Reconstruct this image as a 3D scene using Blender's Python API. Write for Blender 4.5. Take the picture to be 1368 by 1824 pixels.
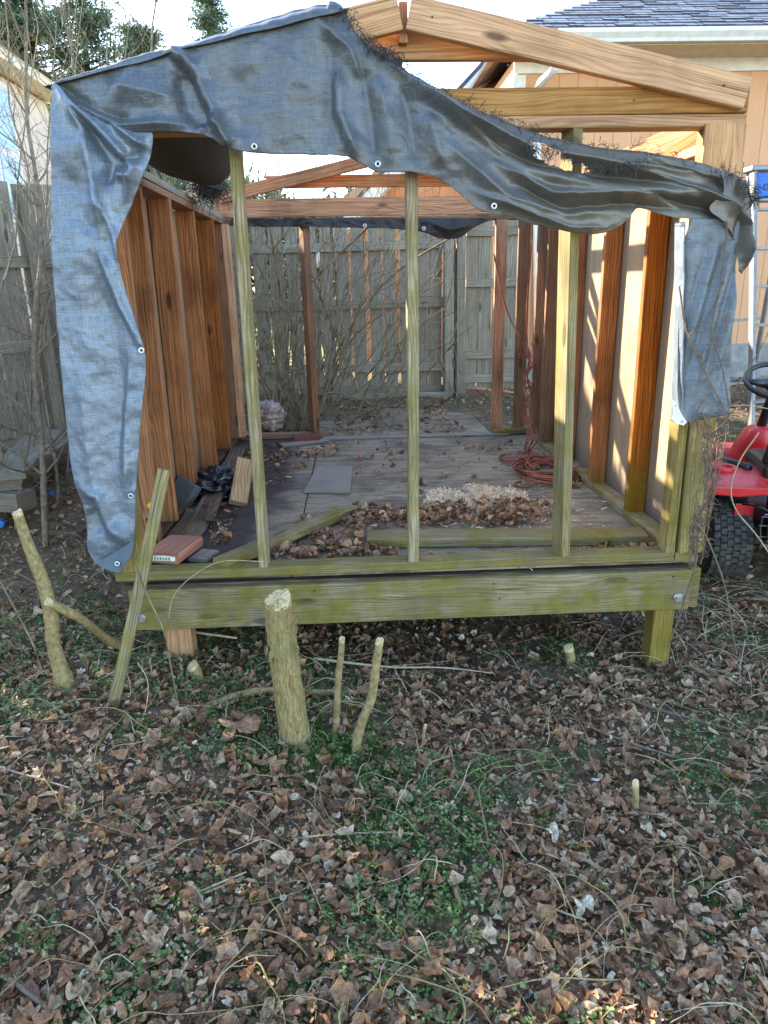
import bpy, math, random
import numpy as np
from mathutils import Vector, Matrix, noise as mnoise
random.seed(7); RNG = np.random.default_rng(11)
for o in list(bpy.data.objects): bpy.data.objects.remove(o)
S = bpy.context.scene; C = S.collection

# ------------------------------------------------ camera, sky, sun, exposure
F, CH, PITCH, YAW, ROLL = 1284.24, 1.152, .3043, .0359, -.023      # z = 0 is the shed floor
fwd = Vector((math.sin(YAW)*math.cos(PITCH), math.cos(YAW)*math.cos(PITCH), -math.sin(PITCH)))
r0 = Vector((math.cos(YAW), -math.sin(YAW), 0)); u0 = r0.cross(fwd)
RT = math.cos(ROLL)*r0 + math.sin(ROLL)*u0; UP = -math.sin(ROLL)*r0 + math.cos(ROLL)*u0
CAM = Vector((0, 0, CH))
cd = bpy.data.cameras.new('camera'); cam = bpy.data.objects.new('camera', cd); C.objects.link(cam)
cd.sensor_fit = 'VERTICAL'; cd.sensor_height = 36; cd.lens = F/1824*36; cd.clip_end = 600; cd.clip_start = .05
cam.matrix_world = Matrix(((RT.x, UP.x, -fwd.x, 0), (RT.y, UP.y, -fwd.y, 0), (RT.z, UP.z, -fwd.z, CH), (0, 0, 0, 1)))
S.camera = cam

SUN_AZ, SUN_EL = -49.0, 24.5         # degrees from +Y, towards -X
W = bpy.data.worlds.new('World'); S.world = W; W.use_nodes = True
wn = W.node_tree; bg = wn.nodes['Background']
sky = wn.nodes.new('ShaderNodeTexSky'); sky.sky_type = 'NISHITA'; sky.sun_disc = False
sky.sun_elevation = math.radians(SUN_EL); sky.sun_rotation = math.radians(SUN_AZ)
sky.air_density = 1.0; sky.dust_density = 0.6; sky.ozone_density = 1.5
wn.links.new(sky.outputs[0], bg.inputs[0]); bg.inputs[1].default_value = .15
sl = bpy.data.lights.new('sun', 'SUN'); sl.energy = 4.8; sl.angle = math.radians(.6); sl.color = (1, .90, .72)
so = bpy.data.objects.new('sun', sl); C.objects.link(so)
a, e = math.radians(SUN_AZ), math.radians(SUN_EL)
sd = Vector((math.sin(a)*math.cos(e), math.cos(a)*math.cos(e), math.sin(e)))
so.rotation_euler = sd.to_track_quat('Z', 'Y').to_euler(); so.location = sd*30
S.view_settings.view_transform = 'Standard'; S.view_settings.look = 'None'
S.view_settings.exposure = 2.62; S.view_settings.gamma = 1
S.render.engine = 'CYCLES'

# ------------------------------------------------ helpers
def at(x, y, ax, v):
    """the world point on the plane axis=v seen at photograph pixel x, y"""
    d = fwd*F + RT*(x-684) + UP*(912-y)
    return CAM + d*((v-CAM[ax])/d[ax])
def tag(o, label=None, cat=None, group=None, kind=None):
    if label: o['label'] = label
    if cat: o['category'] = cat
    if group: o['group'] = group
    if kind: o['kind'] = kind
    return o
def empty(name, loc, label, cat, group=None, rz=0):
    o = bpy.data.objects.new(name, None); C.objects.link(o); o.location = loc; o.rotation_euler.z = rz
    o.empty_display_size = .1
    return tag(o, label, cat, group)
def link(o, parent=None):
    C.objects.link(o)
    if parent is not None:
        o.parent = parent
        o.matrix_parent_inverse = Matrix.LocRotScale(parent.location, parent.rotation_euler, None).inverted()
    return o
class MB:
    """collects geometry for ONE mesh object"""
    def __init__(s): s.v = []; s.f = []; s.uv = []; s.m = []
    def add(s, vs, fs, uvs=None, mi=0):
        b = len(s.v); s.v += [tuple(p) for p in vs]
        for k, f in enumerate(fs):
            s.f.append([b+i for i in f]); s.m.append(mi)
            s.uv.append(uvs[k] if uvs else [(0, 0)]*len(f))
    def build(s, name, mat, parent=None, smooth=False, bevel=0, solid=0, sub=0):
        me = bpy.data.meshes.new(name); me.from_pydata(s.v, [], s.f)
        ul = me.uv_layers.new(name='UVMap')
        fl = [c for u in s.uv for p in u for c in p]
        ul.data.foreach_set('uv', fl)
        for mm in (mat if isinstance(mat, (list, tuple)) else [mat]): me.materials.append(mm)
        me.polygons.foreach_set('material_index', s.m)
        if smooth: me.polygons.foreach_set('use_smooth', [True]*len(me.polygons))
        me.update()
        o = bpy.data.objects.new(name, me)
        if solid:
            md = o.modifiers.new('s', 'SOLIDIFY'); md.thickness = solid; md.offset = 0
        if bevel:
            md = o.modifiers.new('b', 'BEVEL'); md.width = bevel; md.segments = 2; md.limit_method = 'ANGLE'
        if sub:
            md = o.modifiers.new('u', 'SUBSURF'); md.levels = sub; md.render_levels = sub
        return link(o, parent)
    # --- shapes
    def board(s, p0, p1, w, t, side, bow=.0015, ch=.003, mi=0, end=None, waney=0):
        """a sawn board: axis p0-p1, width w along side, thickness t, chamfered, slightly bowed"""
        p0 = Vector(p0); p1 = Vector(p1); ax = (p1-p0); L = ax.length; ax.normalize()
        sv = Vector(side); sv = (sv-ax*sv.dot(ax)).normalized(); tv = ax.cross(sv)
        n = max(1, int(L/.22)); ru, rv = random.random()*40, random.random()*40
        a_, b_ = w/2, t/2
        pr = [(-a_+ch, -b_), (a_-ch, -b_), (a_, -b_+ch), (a_, b_-ch), (a_-ch, b_), (-a_+ch, b_), (-a_, b_-ch), (-a_, -b_+ch)]
        per = [0]
        for k in range(8):
            q, r = pr[k], pr[(k+1) % 8]; per.append(per[-1]+math.hypot(q[0]-r[0], q[1]-r[1]))
        vs, fs, uv = [], [], []
        ph, ph2 = random.random()*6, random.random()*6
        for i in range(n+1):
            f = i/n; d = sv*(bow*math.sin(f*5+ph)) + tv*(bow*math.sin(f*4+ph2)) if n > 1 else Vector((0, 0, 0))
            c = p0+ax*L*f+d
            for q in pr:
                k = 1+random.uniform(-waney, waney)
                vs.append(c+sv*q[0]*k+tv*q[1]*k)
        for i in range(n):
            for k in range(8):
                j = (k+1) % 8
                fs.append((i*8+k, i*8+j, (i+1)*8+j, (i+1)*8+k))
                u_0, u_1 = ru+L*i/n, ru+L*(i+1)/n
                uv.append([(u_0, rv+per[k]), (u_0, rv+per[k+1]), (u_1, rv+per[k+1]), (u_1, rv+per[k])])
        s.add(vs, fs, uv, mi)
        for base, flip in ((0, 1), (n*8, 0)):
            idx = list(range(8)); idx = idx[::-1] if flip else idx
            s.add([vs[base+i] for i in idx], [tuple(range(8))], [[(ru+pr[i][0]*.3, rv+pr[i][1]*4) for i in idx]], mi if end is None else end)
    def box(s, c, d, rz=0, mi=0, rx=0, ry=0):
        c = Vector(c); x, y, z = [k/2 for k in d]
        M = (Matrix.Rotation(rz, 3, 'Z') @ Matrix.Rotation(ry, 3, 'Y') @ Matrix.Rotation(rx, 3, 'X'))
        vs = [c+M @ Vector((a_*x, b_*y, g*z)) for a_ in (-1, 1) for b_ in (-1, 1) for g in (-1, 1)]
        fs = [(0, 1, 3, 2), (4, 6, 7, 5), (0, 4, 5, 1), (2, 3, 7, 6), (0, 2, 6, 4), (1, 5, 7, 3)]
        dd = [(d[2], d[1]), (d[1], d[2]), (d[0], d[2]), (d[2], d[0]), (d[1], d[0]), (d[0], d[1])]
        s.add(vs, fs, [[(0, 0), (q[0], 0), (q[0], q[1]), (0, q[1])] for q in dd], mi)
    def tube(s, pts, rad, n=6, cap=True, mi=0, rough=0):
        pts = [Vector(p) for p in pts]
        if not hasattr(rad, '__len__'): rad = [rad]*len(pts)
        T = [(pts[min(i+1, len(pts)-1)]-pts[max(i-1, 0)]).normalized() for i in range(len(pts))]
        up = Vector((0, 0, 1)) if abs(T[0].z) < .9 else Vector((1, 0, 0))
        N = T[0].cross(up).normalized(); vs = []; L = [0.]
        ru = random.random()*20
        for i, p in enumerate(pts):
            N = (N-T[i]*N.dot(T[i]))
            N = N.normalized() if N.length > 1e-6 else T[i].orthogonal().normalized()
            B = T[i].cross(N)
            if i: L.append(L[-1]+(p-pts[i-1]).length)
            for k in range(n):
                th = 2*math.pi*k/n; r = rad[i]*(1+random.uniform(-rough, rough))
                vs.append(p+(N*math.cos(th)+B*math.sin(th))*r)
        fs, uv = [], []
        for i in range(len(pts)-1):
            for k in range(n):
                j = (k+1) % n
                fs.append((i*n+k, i*n+j, (i+1)*n+j, (i+1)*n+k))
                c = 2*math.pi*max(rad)/n
                uv.append([(ru+L[i], c*k), (ru+L[i], c*(k+1)), (ru+L[i+1], c*(k+1)), (ru+L[i+1], c*k)])
        if cap:
            fs.append(tuple(range(n))[::-1]); uv.append([(0, 0)]*n)
            fs.append(tuple((len(pts)-1)*n+k for k in range(n))); uv.append([(0, 0)]*n)
        s.add(vs, fs, uv, mi)
    def lathe(s, prof, c, axis, n=24, mi=0):
        """prof: (radius, distance along axis)"""
        c = Vector(c); A = Vector(axis).normalized(); N = A.orthogonal().normalized(); B = A.cross(N); vs = []
        for r, h in prof:
            for k in range(n):
                th = 2*math.pi*k/n; vs.append(c+A*h+(N*math.cos(th)+B*math.sin(th))*r)
        m = len(prof)
        s.add(vs, [(i*n+k, i*n+(k+1) % n, (i+1)*n+(k+1) % n, (i+1)*n+k) for i in range(m-1) for k in range(n)], None, mi)
    def prism(s, poly, dvec, mi=0, uvs=1.0):
        """polygon (list of 3D points) pushed along dvec"""
        P = [Vector(p) for p in poly]; D = Vector(dvec); n = len(P)
        s.add(P+[p+D for p in P], [tuple(range(n))[::-1], tuple(range(n, 2*n))]+[(i, (i+1) % n, n+(i+1) % n, n+i) for i in range(n)],
              [[(0, 0)]*n]*2+[[(0, 0)]*4]*n, mi)
def smooth_line(pts, k=6):
    """Catmull-Rom through 3D points"""
    P = [Vector(p) for p in pts]; P = [2*P[0]-P[1]]+P+[2*P[-1]-P[-2]]; out = []
    for i in range(1, len(P)-2):
        for j in range(k):
            t = j/k; a_, b_, c_, d_ = P[i-1], P[i], P[i+1], P[i+2]
            out.append(.5*((2*b_)+(c_-a_)*t+(2*a_-5*b_+4*c_-d_)*t*t+(3*b_-a_-3*c_+d_)*t*t*t))
    return out+[P[-2]]
def fast_mesh(name, V, Fc, mat, tone=None, smooth=False, n=3):
    """V (N,3) array, Fc (M,n) array of faces"""
    me = bpy.data.meshes.new(name); V = np.asarray(V, np.float32); Fc = np.asarray(Fc, np.int32)
    me.vertices.add(len(V)); me.vertices.foreach_set('co', V.ravel())
    me.loops.add(Fc.size); me.loops.foreach_set('vertex_index', Fc.ravel())
    me.polygons.add(len(Fc)); me.polygons.foreach_set('loop_start', np.arange(0, Fc.size, n, dtype=np.int32))
    if smooth: me.polygons.foreach_set('use_smooth', np.ones(len(Fc), bool))
    if tone is not None:
        at_ = me.attributes.new('tone', 'FLOAT', 'POINT'); at_.data.foreach_set('value', np.asarray(tone, np.float32))
    me.materials.append(mat); me.update(calc_edges=True); me.validate()
    o = bpy.data.objects.new(name, me); return o
def sstep(a_, b_, x): t = min(1, max(0, (x-a_)/(b_-a_))); return t*t*(3-2*t)
def G(x, y):
    """height of the ground"""
    z = -.5+.5*sstep(2.9, 7.9, y)
    z += .018*math.sin(x*2.1+1)*math.sin(y*1.7) + .012*math.sin(x*5.3+y*3.1)
    z += .11*sstep(.1, .9, -x)*sstep(1.2, 2.6, y)*(1-sstep(4.5, 7, y))
    z -= .045*sstep(.8, 1.25, x)*(1-sstep(3.1, 4.2, y))
    return z-.02*sstep(0, 2, 2-y)
# ------------------------------------------------ materials
class NT:
    def __init__(s, name):
        s.mat = bpy.data.materials.new(name); s.mat.use_nodes = True; s.t = s.mat.node_tree
        s.b = s.t.nodes['Principled BSDF']; s.out = s.t.nodes['Material Output']
    def n(s, typ, props=None, **inp):
        nd = s.t.nodes.new('ShaderNode'+typ)
        for k, v in (props or {}).items(): setattr(nd, k, v)
        for k, v in inp.items():
            key = int(k[1:]) if k[0] == '_' and k[1:].isdigit() else k.replace('_', ' ')
            s.set(nd.inputs[key], v)
        return nd
    def set(s, sock, v):
        if isinstance(v, bpy.types.NodeSocket): s.t.links.new(v, sock)
        elif isinstance(v, bpy.types.Node): s.t.links.new(v.outputs[0], sock)
        else:
            if isinstance(v, (tuple, list)) and len(v) == 3 and sock.type == 'RGBA': v = (*v, 1)
            sock.default_value = v
    def math(s, op, a_, b_=0., clamp=False):
        nd = s.n('Math', {'operation': op, 'use_clamp': clamp}); s.set(nd.inputs[0], a_); s.set(nd.inputs[1], b_); return nd.outputs[0]
    def mix(s, f, a_, b_, mode='MIX'):
        nd = s.n('Mix', {'data_type': 'RGBA', 'blend_type': mode}); s.set(nd.inputs[0], f); s.set(nd.inputs[6], a_); s.set(nd.inputs[7], b_); return nd.outputs[2]
    def ramp(s, f, stops, interp='LINEAR'):
        nd = s.n('ValToRGB'); cr = nd.color_ramp; cr.interpolation = interp
        while len(cr.elements) < len(stops): cr.elements.new(.5)
        for el, (p, c) in zip(cr.elements, stops):
            el.position = p; el.color = (*c, 1) if not isinstance(c, float) else (c, c, c, 1)
        s.set(nd.inputs[0], f); return nd.outputs[0]
    def vmul(s, v, k): nd = s.n('VectorMath', {'operation': 'MULTIPLY'}); s.set(nd.inputs[0], v); nd.inputs[1].default_value = k; return nd.outputs[0]
    def noise(s, v, scale, detail=3, rough=.55, dist=0):
        nd = s.n('TexNoise', Scale=scale, Detail=detail, Roughness=rough, Distortion=dist); s.set(nd.inputs['Vector'], v); return nd.outputs[0]
    def bump(s, h, st=.3, d=.01):
        nd = s.n('Bump', Strength=st, Distance=d, Height=h); s.set(s.b.inputs['Normal'], nd.outputs[0]); return nd
    def fin(s, col=None, rough=.8, spec=.3, metal=0.):
        if col is not None: s.set(s.b.inputs['Base Color'], col)
        s.set(s.b.inputs['Roughness'], rough); s.b.inputs['Specular IOR Level'].default_value = spec
        s.b.inputs['Metallic'].default_value = metal; return s.mat

def wood(name, light, mid, dark, moss=0., moss_z=None, gray=0., streak=1., knots=True, mosscol=((.075, .066, .007), (.235, .19, .018)), stain=.5):
    m = NT(name); uv = m.n('UVMap').outputs[0]; geo = m.n('NewGeometry'); pos = geo.outputs['Position']
    rnd = m.n('ObjectInfo').outputs['Random']
    # knots pull the grain lines round themselves
    kv = m.n('TexVoronoi', {'feature': 'F1'}, Scale=1.0, Randomness=1.0); m.set(kv.inputs['Vector'], m.vmul(uv, (2.6, 9, 1)))
    kd = kv.outputs['Distance']
    pull = m.math('MULTIPLY', m.math('POWER', m.math('SUBTRACT', 1., kd, True), 5.), 5. if knots else 0.)
    low = m.noise(m.vmul(uv, (1.3, 7, 1)), 1., 2)
    sep = m.n('SeparateXYZ', Vector=uv)
    ring = m.math('ADD', m.math('MULTIPLY', sep.outputs[1], 520.), m.math('ADD', m.math('MULTIPLY', low, 62.), m.math('MULTIPLY', pull, 3.)))
    s_ = m.math('MULTIPLY', m.math('ADD', m.math('SINE', ring), 1.), .5)
    s_ = m.math('POWER', s_, 1.6)
    fib = m.noise(m.vmul(uv, (5, 420, 1)), 1., 3, .7)
    perb = m.noise(m.vmul(uv, (.03, .25, 1)), 1., 1)
    mida = m.noise(m.vmul(uv, (2.2, 60, 1)), 1., 3, .6)
    g = m.math('ADD', m.math('ADD', m.math('MULTIPLY', s_, .42*streak), m.math('MULTIPLY', m.math('SUBTRACT', mida, .5), 1.5)), m.math('MULTIPLY', fib, .55))
    col = m.ramp(g, [(.15, light), (.5, mid), (.95, dark)])
    # patchy weathering and stains
    blot = m.noise(pos, 3.2, 4, .6)
    col = m.mix(m.math('MULTIPLY', m.ramp(blot, [(.45, 0.), (.72, 1.)]), stain), col, tuple(c*.35 for c in mid))
    if knots:
        kn = m.ramp(kd, [(.10, 1.), (.17, 0.)])
        col = m.mix(m.math('MULTIPLY', kn, .8), col, tuple(c*.28 for c in dark))
    # checks: thin dark splits along the grain
    ck = m.noise(m.vmul(uv, (1.4, 95, 1)), 1., 2)
    ckm = m.ramp(ck, [(.30, 1.), (.335, 0.)])
    col = m.mix(m.math('MULTIPLY', ckm, .75), col, tuple(c*.18 for c in mid))
    hs = m.n('HueSaturation'); m.set(hs.inputs['Color'], col)
    m.set(hs.inputs['Value'], m.math('ADD', m.math('MULTIPLY', rnd, .35), m.math('ADD', m.math('MULTIPLY', perb, .9), .36)))
    m.set(hs.inputs['Saturation'], m.math('ADD', m.math('MULTIPLY', rnd, -.25), 1.12)); col = hs.outputs[0]
    if gray: 
        gm = m.noise(m.vmul(uv, (1.5, 14, 1)), 1., 4, .6)
        col = m.mix(m.math('MULTIPLY', m.ramp(gm, [(.35, 0.), (.65, 1.)]), gray), col, (.20, .18, .145))
    if moss or moss_z:
        mn = m.noise(pos, 7., 5, .65); mf = m.noise(m.vmul(uv, (9, 90, 1)), 1., 3, .6)
        mk = m.ramp(m.math('ADD', m.math('MULTIPLY', mn, .65), m.math('MULTIPLY', mf, .35)), [(.43, 0.), (.58, 1.)])
        if moss_z:
            z = m.n('SeparateXYZ', Vector=pos).outputs[2]
            zf = m.math('DIVIDE', m.math('SUBTRACT', moss_z+.25, m.math('ADD', z, m.math('MULTIPLY', mn, .35))), .42, True)
            mk = m.math('MULTIPLY', m.math('ADD', m.math('MULTIPLY', mk, .6), .4), zf)
        else: mk = m.math('MULTIPLY', mk, moss)
        mc = m.mix(m.noise(pos, 19., 3), mosscol[0], mosscol[1])
        col = m.mix(mk, col, mc)
    m.bump(m.math('SUBTRACT', m.math('ADD', m.math('MULTIPLY', fib, .5), m.math('MULTIPLY', s_, .3)), ckm), .55, .0016)
    return m.fin(col, .78, .25)
M = {}
M['honey'] = wood('honey_lumber', (.52, .28, .12), (.38, .185, .07), (.17, .07, .026), stain=.5, streak=.6)
M['orange'] = wood('orange_lumber', (.42, .19, .08), (.28, .115, .045), (.08, .028, .012), moss_z=.05, stain=.7, streak=.8)
M['mossfoot'] = wood('orange_lumber_mossy_foot', (.42, .17, .06), (.29, .105, .034), (.10, .03, .010), moss_z=.42)
M['brown'] = wood('brown_lumber', (.30, .15, .08), (.21, .10, .05), (.09, .04, .02), gray=.25, stain=.5)
M['green'] = wood('mossy_lumber', (.31, .23, .11), (.21, .155, .065), (.07, .05, .022), moss=.85, gray=.3, stain=.9)
M['stud'] = wood('weathered_front_stud', (.38, .30, .17), (.26, .20, .10), (.08, .06, .032), moss=.6, gray=.25, stain=.6)
M['post'] = wood('post_lumber', (.40, .29, .11), (.28, .195, .07), (.11, .07, .028), moss=.7, stain=.6)
M['fence'] = wood('grey_fence_wood', (.36, .30, .22), (.22, .18, .125), (.06, .05, .035), gray=.5, moss=.12, mosscol=((.10, .12, .06), (.16, .18, .10)), stain=.5)
M['oldwood'] = wood('old_grey_board', (.36, .33, .27), (.26, .23, .18), (.13, .11, .08), gray=.6)
M['rotten'] = wood('rotten_board', (.20, .14, .09), (.10, .065, .04), (.03, .02, .013), stain=.8)
M['cedar'] = wood('red_block_wood', (.36, .15, .08), (.26, .09, .045), (.12, .04, .02), stain=.1, knots=False)
M['endwood'] = wood('sawn_end_wood', (.42, .28, .14), (.32, .20, .10), (.18, .10, .05), knots=False)

def simple(name, col, rough=.6, spec=.3, metal=0., var=.25, scale=12, bump=.1):
    m = NT(name); pos = m.n('NewGeometry').outputs['Position']
    nz = m.noise(pos, scale, 5, .6)
    c = m.mix(m.ramp(nz, [(.35, 0.), (.7, 1.)]), tuple(k*(1-var) for k in col), tuple(min(1, k*(1+var)) for k in col))
    if bump: m.bump(nz, bump, .004)
    return m.fin(c, rough, spec, metal)
M['metal'] = simple('galvanised_metal', (.5, .5, .48), .4, .5, .8)
M['whitepaint'] = simple('white_trim_paint', (.72, .71, .66), .6, .3, var=.1)
M['cream'] = simple('cream_fascia_paint', (.66, .60, .44), .6, .3, var=.1)
M['glass'] = simple('window_glass', (.16, .30, .45), .08, .8, var=.2, scale=2, bump=0)
M['black'] = simple('black_plastic', (.018, .018, .02), .38, .5)
M['blackbag'] = simple('black_polythene', (.012, .014, .017), .3, .6)
M['rubber'] = simple('tyre_rubber', (.035, .034, .032), .8, .3, var=.6, scale=22)
M['tread'] = simple('dusty_tyre_tread', (.075, .07, .062), .9, .2, var=.5, scale=30)
m = NT('red_mower_paint'); pos = m.n('NewGeometry').outputs['Position']; d1 = m.noise(pos, 18., 6, .7); nz_ = m.n('SeparateXYZ', Vector=m.n('NewGeometry').outputs['Normal']).outputs[2]
dust = m.math('MULTIPLY', m.ramp(d1, [(.42, .05), (.7, .55)]), m.math('ADD', m.math('MULTIPLY', nz_, .5, True), .25))
M['red'] = m.fin(m.mix(dust, (.60, .012, .018), (.34, .22, .17)), m.math('ADD', m.math('MULTIPLY', dust, .5), .28), .5)
M['darkmetal'] = simple('dirty_dark_metal', (.05, .05, .05), .55, .5, .5)
M['grayplastic'] = simple('dark_grey_plastic', (.075, .08, .085), .5, .4)
M['blueplastic'] = simple('blue_plastic', (.01, .13, .55), .45, .4, var=.2)
M['bluetarp'] = simple('bright_blue_sheeting', (.03, .22, .62), .5, .4)
M['yellow'] = simple('yellow_plastic', (.75, .42, .02), .4, .4)
M['brick'] = simple('dark_red_brick', (.16, .06, .05), .9, .2, scale=60)
M['cord'] = simple('orange_cord_rubber', (.26, .08, .05), .75, .2, var=.6, scale=8)
M['vine'] = simple('dry_vine_bark', (.17, .12, .085), .85, .2, scale=40)
M['paletwig'] = simple('pale_dry_twig', (.42, .34, .22), .8, .2, scale=40)
M['bark'] = simple('sapling_bark', (.27, .20, .09), .85, .2, var=.35, scale=55, bump=.9)
M['graybark'] = simple('grey_sapling_bark', (.19, .155, .11), .85, .2, var=.4, scale=30, bump=.4)
M['brushbark'] = simple('brush_stem_bark', (.20, .165, .10), .85, .2, var=.6, scale=12)
M['cut'] = simple('fresh_cut_wood', (.52, .41, .22), .8, .2, var=.3, scale=60, bump=.4)
M['pinebark'] = simple('pine_bark', (.10, .07, .05), .9, .1)
M['concrete'] = simple('foundation_concrete', (.30, .285, .26), .9, .2, var=.3, scale=6, bump=.3)
M['aluminium'] = simple('dull_aluminium', (.20, .205, .21), .45, .5, .5, var=.2)
M['shaving'] = simple('pale_wood_shavings', (.80, .64, .45), .9, .1, var=.3, scale=40)
M['paper'] = simple('torn_paper_label', (.75, .78, .72), .7, .2, var=.1, scale=50, bump=0)
M['labelgreen'] = simple('faded_green_print', (.12, .32, .28), .7, .2, var=.6, scale=90, bump=0)
# stump bark with ridges
m = NT('ridged_stump_bark'); uv = m.n('UVMap').outputs[0]; pos = m.n('NewGeometry').outputs['Position']
n1 = m.noise(m.vmul(uv, (22, 80, 1)), 1., 6, .75, 1.2); n2 = m.noise(pos, 9., 4)
M['stumpbark'] = m.fin(m.mix(m.ramp(n2, [(.4, 0.), (.65, .6)]), m.ramp(n1, [(.34, (.09, .055, .022)), (.5, (.30, .20, .085)), (.66, (.50, .37, .18))]), (.20, .21, .08)), .9, .15)
m.bump(n1, .9, .006)
# plywood floor
m = NT('dirty_plywood'); pos = m.n('NewGeometry').outputs['Position']
g = m.noise(m.vmul(pos, (4, 90, 1)), 1., 4, .7); bl = m.noise(pos, 2.2, 6, .62, .5); b2 = m.noise(pos, 9., 5, .7)
c = m.ramp(g, [(.3, (.21, .17, .115)), (.7, (.35, .295, .205))])
c = m.mix(m.ramp(bl, [(.45, 0.), (.62, .8)]), c, (.12, .095, .07))
c = m.mix(m.ramp(b2, [(.55, 0.), (.72, .6)]), c, (.20, .19, .08))
b3 = m.noise(m.vmul(pos, (1.2, 5, 1)), 3., 6, .7, 1.5); c = m.mix(m.ramp(b3, [(.48, 0.), (.60, .7)]), c, (.075, .055, .04))
x_ = m.n('SeparateXYZ', Vector=pos).outputs[0]
wet = m.math('MULTIPLY', m.math('DIVIDE', m.math('SUBTRACT', m.math('ADD', -.62, m.math('MULTIPLY', bl, .5)), x_), .16, True), .85)
c = m.mix(wet, c, (.03, .02, .02))
M['ply'] = m.fin(c, .8, .25); m.bump(g, .4, .002)
# wall sheathing (fibreboard)
m = NT('fibre_sheathing'); pos = m.n('NewGeometry').outputs['Position']
n1 = m.noise(pos, 260., 3, .7); n2 = m.noise(m.vmul(pos, (2, 9, 1.1)), 1., 5)
c = m.mix(n1, (.42, .30, .18), (.26, .18, .115)); c = m.mix(m.ramp(n2, [(.42, 0.), (.68, .6)]), c, (.15, .12, .095))
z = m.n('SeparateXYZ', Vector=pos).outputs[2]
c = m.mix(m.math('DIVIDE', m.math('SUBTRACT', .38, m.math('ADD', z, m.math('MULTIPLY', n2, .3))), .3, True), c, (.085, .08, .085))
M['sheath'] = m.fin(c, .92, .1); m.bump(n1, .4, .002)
# tarpaulin: woven strips, silver-blue face
def tarpmat(name, c1, c2, c3, metal=.25, rough=.42, wstr=.5, taupe_x=.8):
    m = NT(name); uv = m.n('UVMap').outputs[0]; pos = m.n('NewGeometry').outputs['Position']
    wa = m.noise(m.vmul(uv, (26, 420, 1)), 1., 4, .7); wb = m.noise(m.vmul(uv, (420, 26, 1)), 1., 4, .7)
    sa = m.noise(m.vmul(uv, (5, 130, 1)), 1., 4, .65); sb_ = m.noise(m.vmul(uv, (130, 5, 1)), 1., 4, .65)
    weave = m.math('ADD', m.math('ADD', m.math('MULTIPLY', wa, .38), m.math('MULTIPLY', wb, .34)), m.math('ADD', m.math('MULTIPLY', sa, .17), m.math('MULTIPLY', sb_, .11)))
    big = m.noise(pos, 1.6, 4, .5, .6); mid_ = m.noise(pos, 12., 5, .65)
    c = m.mix(m.ramp(big, [(.3, 0.), (.7, 1.)]), c1, c2)
    c = m.mix(m.ramp(weave, [(.42, 0.), (.56, 1.)]), tuple(k*.55 for k in c3), c)
    c = m.mix(m.ramp(mid_, [(.55, 0.), (.9, .35)]), c, c3)
    cr = m.math('ADD', m.math('ABSOLUTE', m.math('SUBTRACT', m.noise(pos, 16., 4, .6, .8), .5)), m.math('MULTIPLY', m.math('ABSOLUTE', m.math('SUBTRACT', m.noise(m.vmul(pos, (1, 1, .5)), 42., 4, .6, 1.), .5)), .5))
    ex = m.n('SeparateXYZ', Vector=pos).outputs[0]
    c = m.mix(m.math('MULTIPLY', m.math('DIVIDE', m.math('SUBTRACT', m.math('ADD', ex, m.math('MULTIPLY', big, .8)), .75), .6, True), taupe_x), c, c3)  # mixes towards the taupe c3 as world x rises, broken up by noise
    hb = m.math('ADD', m.math('MULTIPLY', weave, .5), m.math('MULTIPLY', cr, 2.2))
    m.bump(hb, wstr, .004)
    m.fin(c, m.math('ADD', m.math('MULTIPLY', weave, .3), rough-.1), .5, metal)
    tr = m.n('BsdfTranslucent', Color=tuple(k*.8 for k in c1)); mx = m.n('MixShader'); mx.inputs[0].default_value = .10
    m.t.links.new(m.b.outputs[0], mx.inputs[1]); m.t.links.new(tr.outputs[0], mx.inputs[2]); m.t.links.new(mx.outputs[0], m.out.inputs[0])
    return m.mat
M['tarpblue'] = tarpmat('silver_blue_tarp', (.25, .315, .40), (.175, .225, .29), (.22, .225, .22), .38, .38, taupe_x=0.)
M['tarpslate'] = tarpmat('slate_blue_tarp', (.17, .225, .30), (.13, .16, .20), (.19, .175, .13), .3, .42, taupe_x=0.)
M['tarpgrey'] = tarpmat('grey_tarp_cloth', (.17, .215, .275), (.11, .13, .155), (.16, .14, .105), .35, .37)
M['tarpdark'] = tarpmat('dark_torn_tarp', (.05, .05, .052), (.038, .036, .035), (.04, .032, .026), .0, .7)
M['tarppatch'] = simple('tarp_corner_patch', (.10, .13, .17), .6, .3)
M['eyelet'] = simple('eyelet_metal', (.68, .66, .60), .4, .5, .4)
# attribute driven leaf materials
def tonemat(name, stops, rough=.75, trans=.0, spec=.3):
    m = NT(name); t = m.n('Attribute', {'attribute_name': 'tone'}).outputs['Fac']; pos = m.n('NewGeometry').outputs['Position']
    n1 = m.noise(pos, 70., 5, .7); n2 = m.noise(pos, 240., 3, .6); c = m.ramp(t, stops)
    c = m.mix(m.ramp(n1, [(.40, 0.), (.6, .8)]), c, m.mix(1., c, (.36, .31, .28), 'MULTIPLY'))
    c = m.mix(m.ramp(n2, [(.45, 0.), (.65, .5)]), c, m.mix(1., c, (1.5, 1.4, 1.25), 'MULTIPLY')); m.bump(n1, .6, .003)
    m.fin(c, rough, spec)
    if trans:
        tr = m.n('BsdfTranslucent', Color=c); mx = m.n('MixShader'); mx.inputs[0].default_value = trans
        m.t.links.new(m.b.outputs[0], mx.inputs[1]); m.t.links.new(tr.outputs[0], mx.inputs[2]); m.t.links.new(mx.outputs[0], m.out.inputs[0])
    return m.mat
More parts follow.
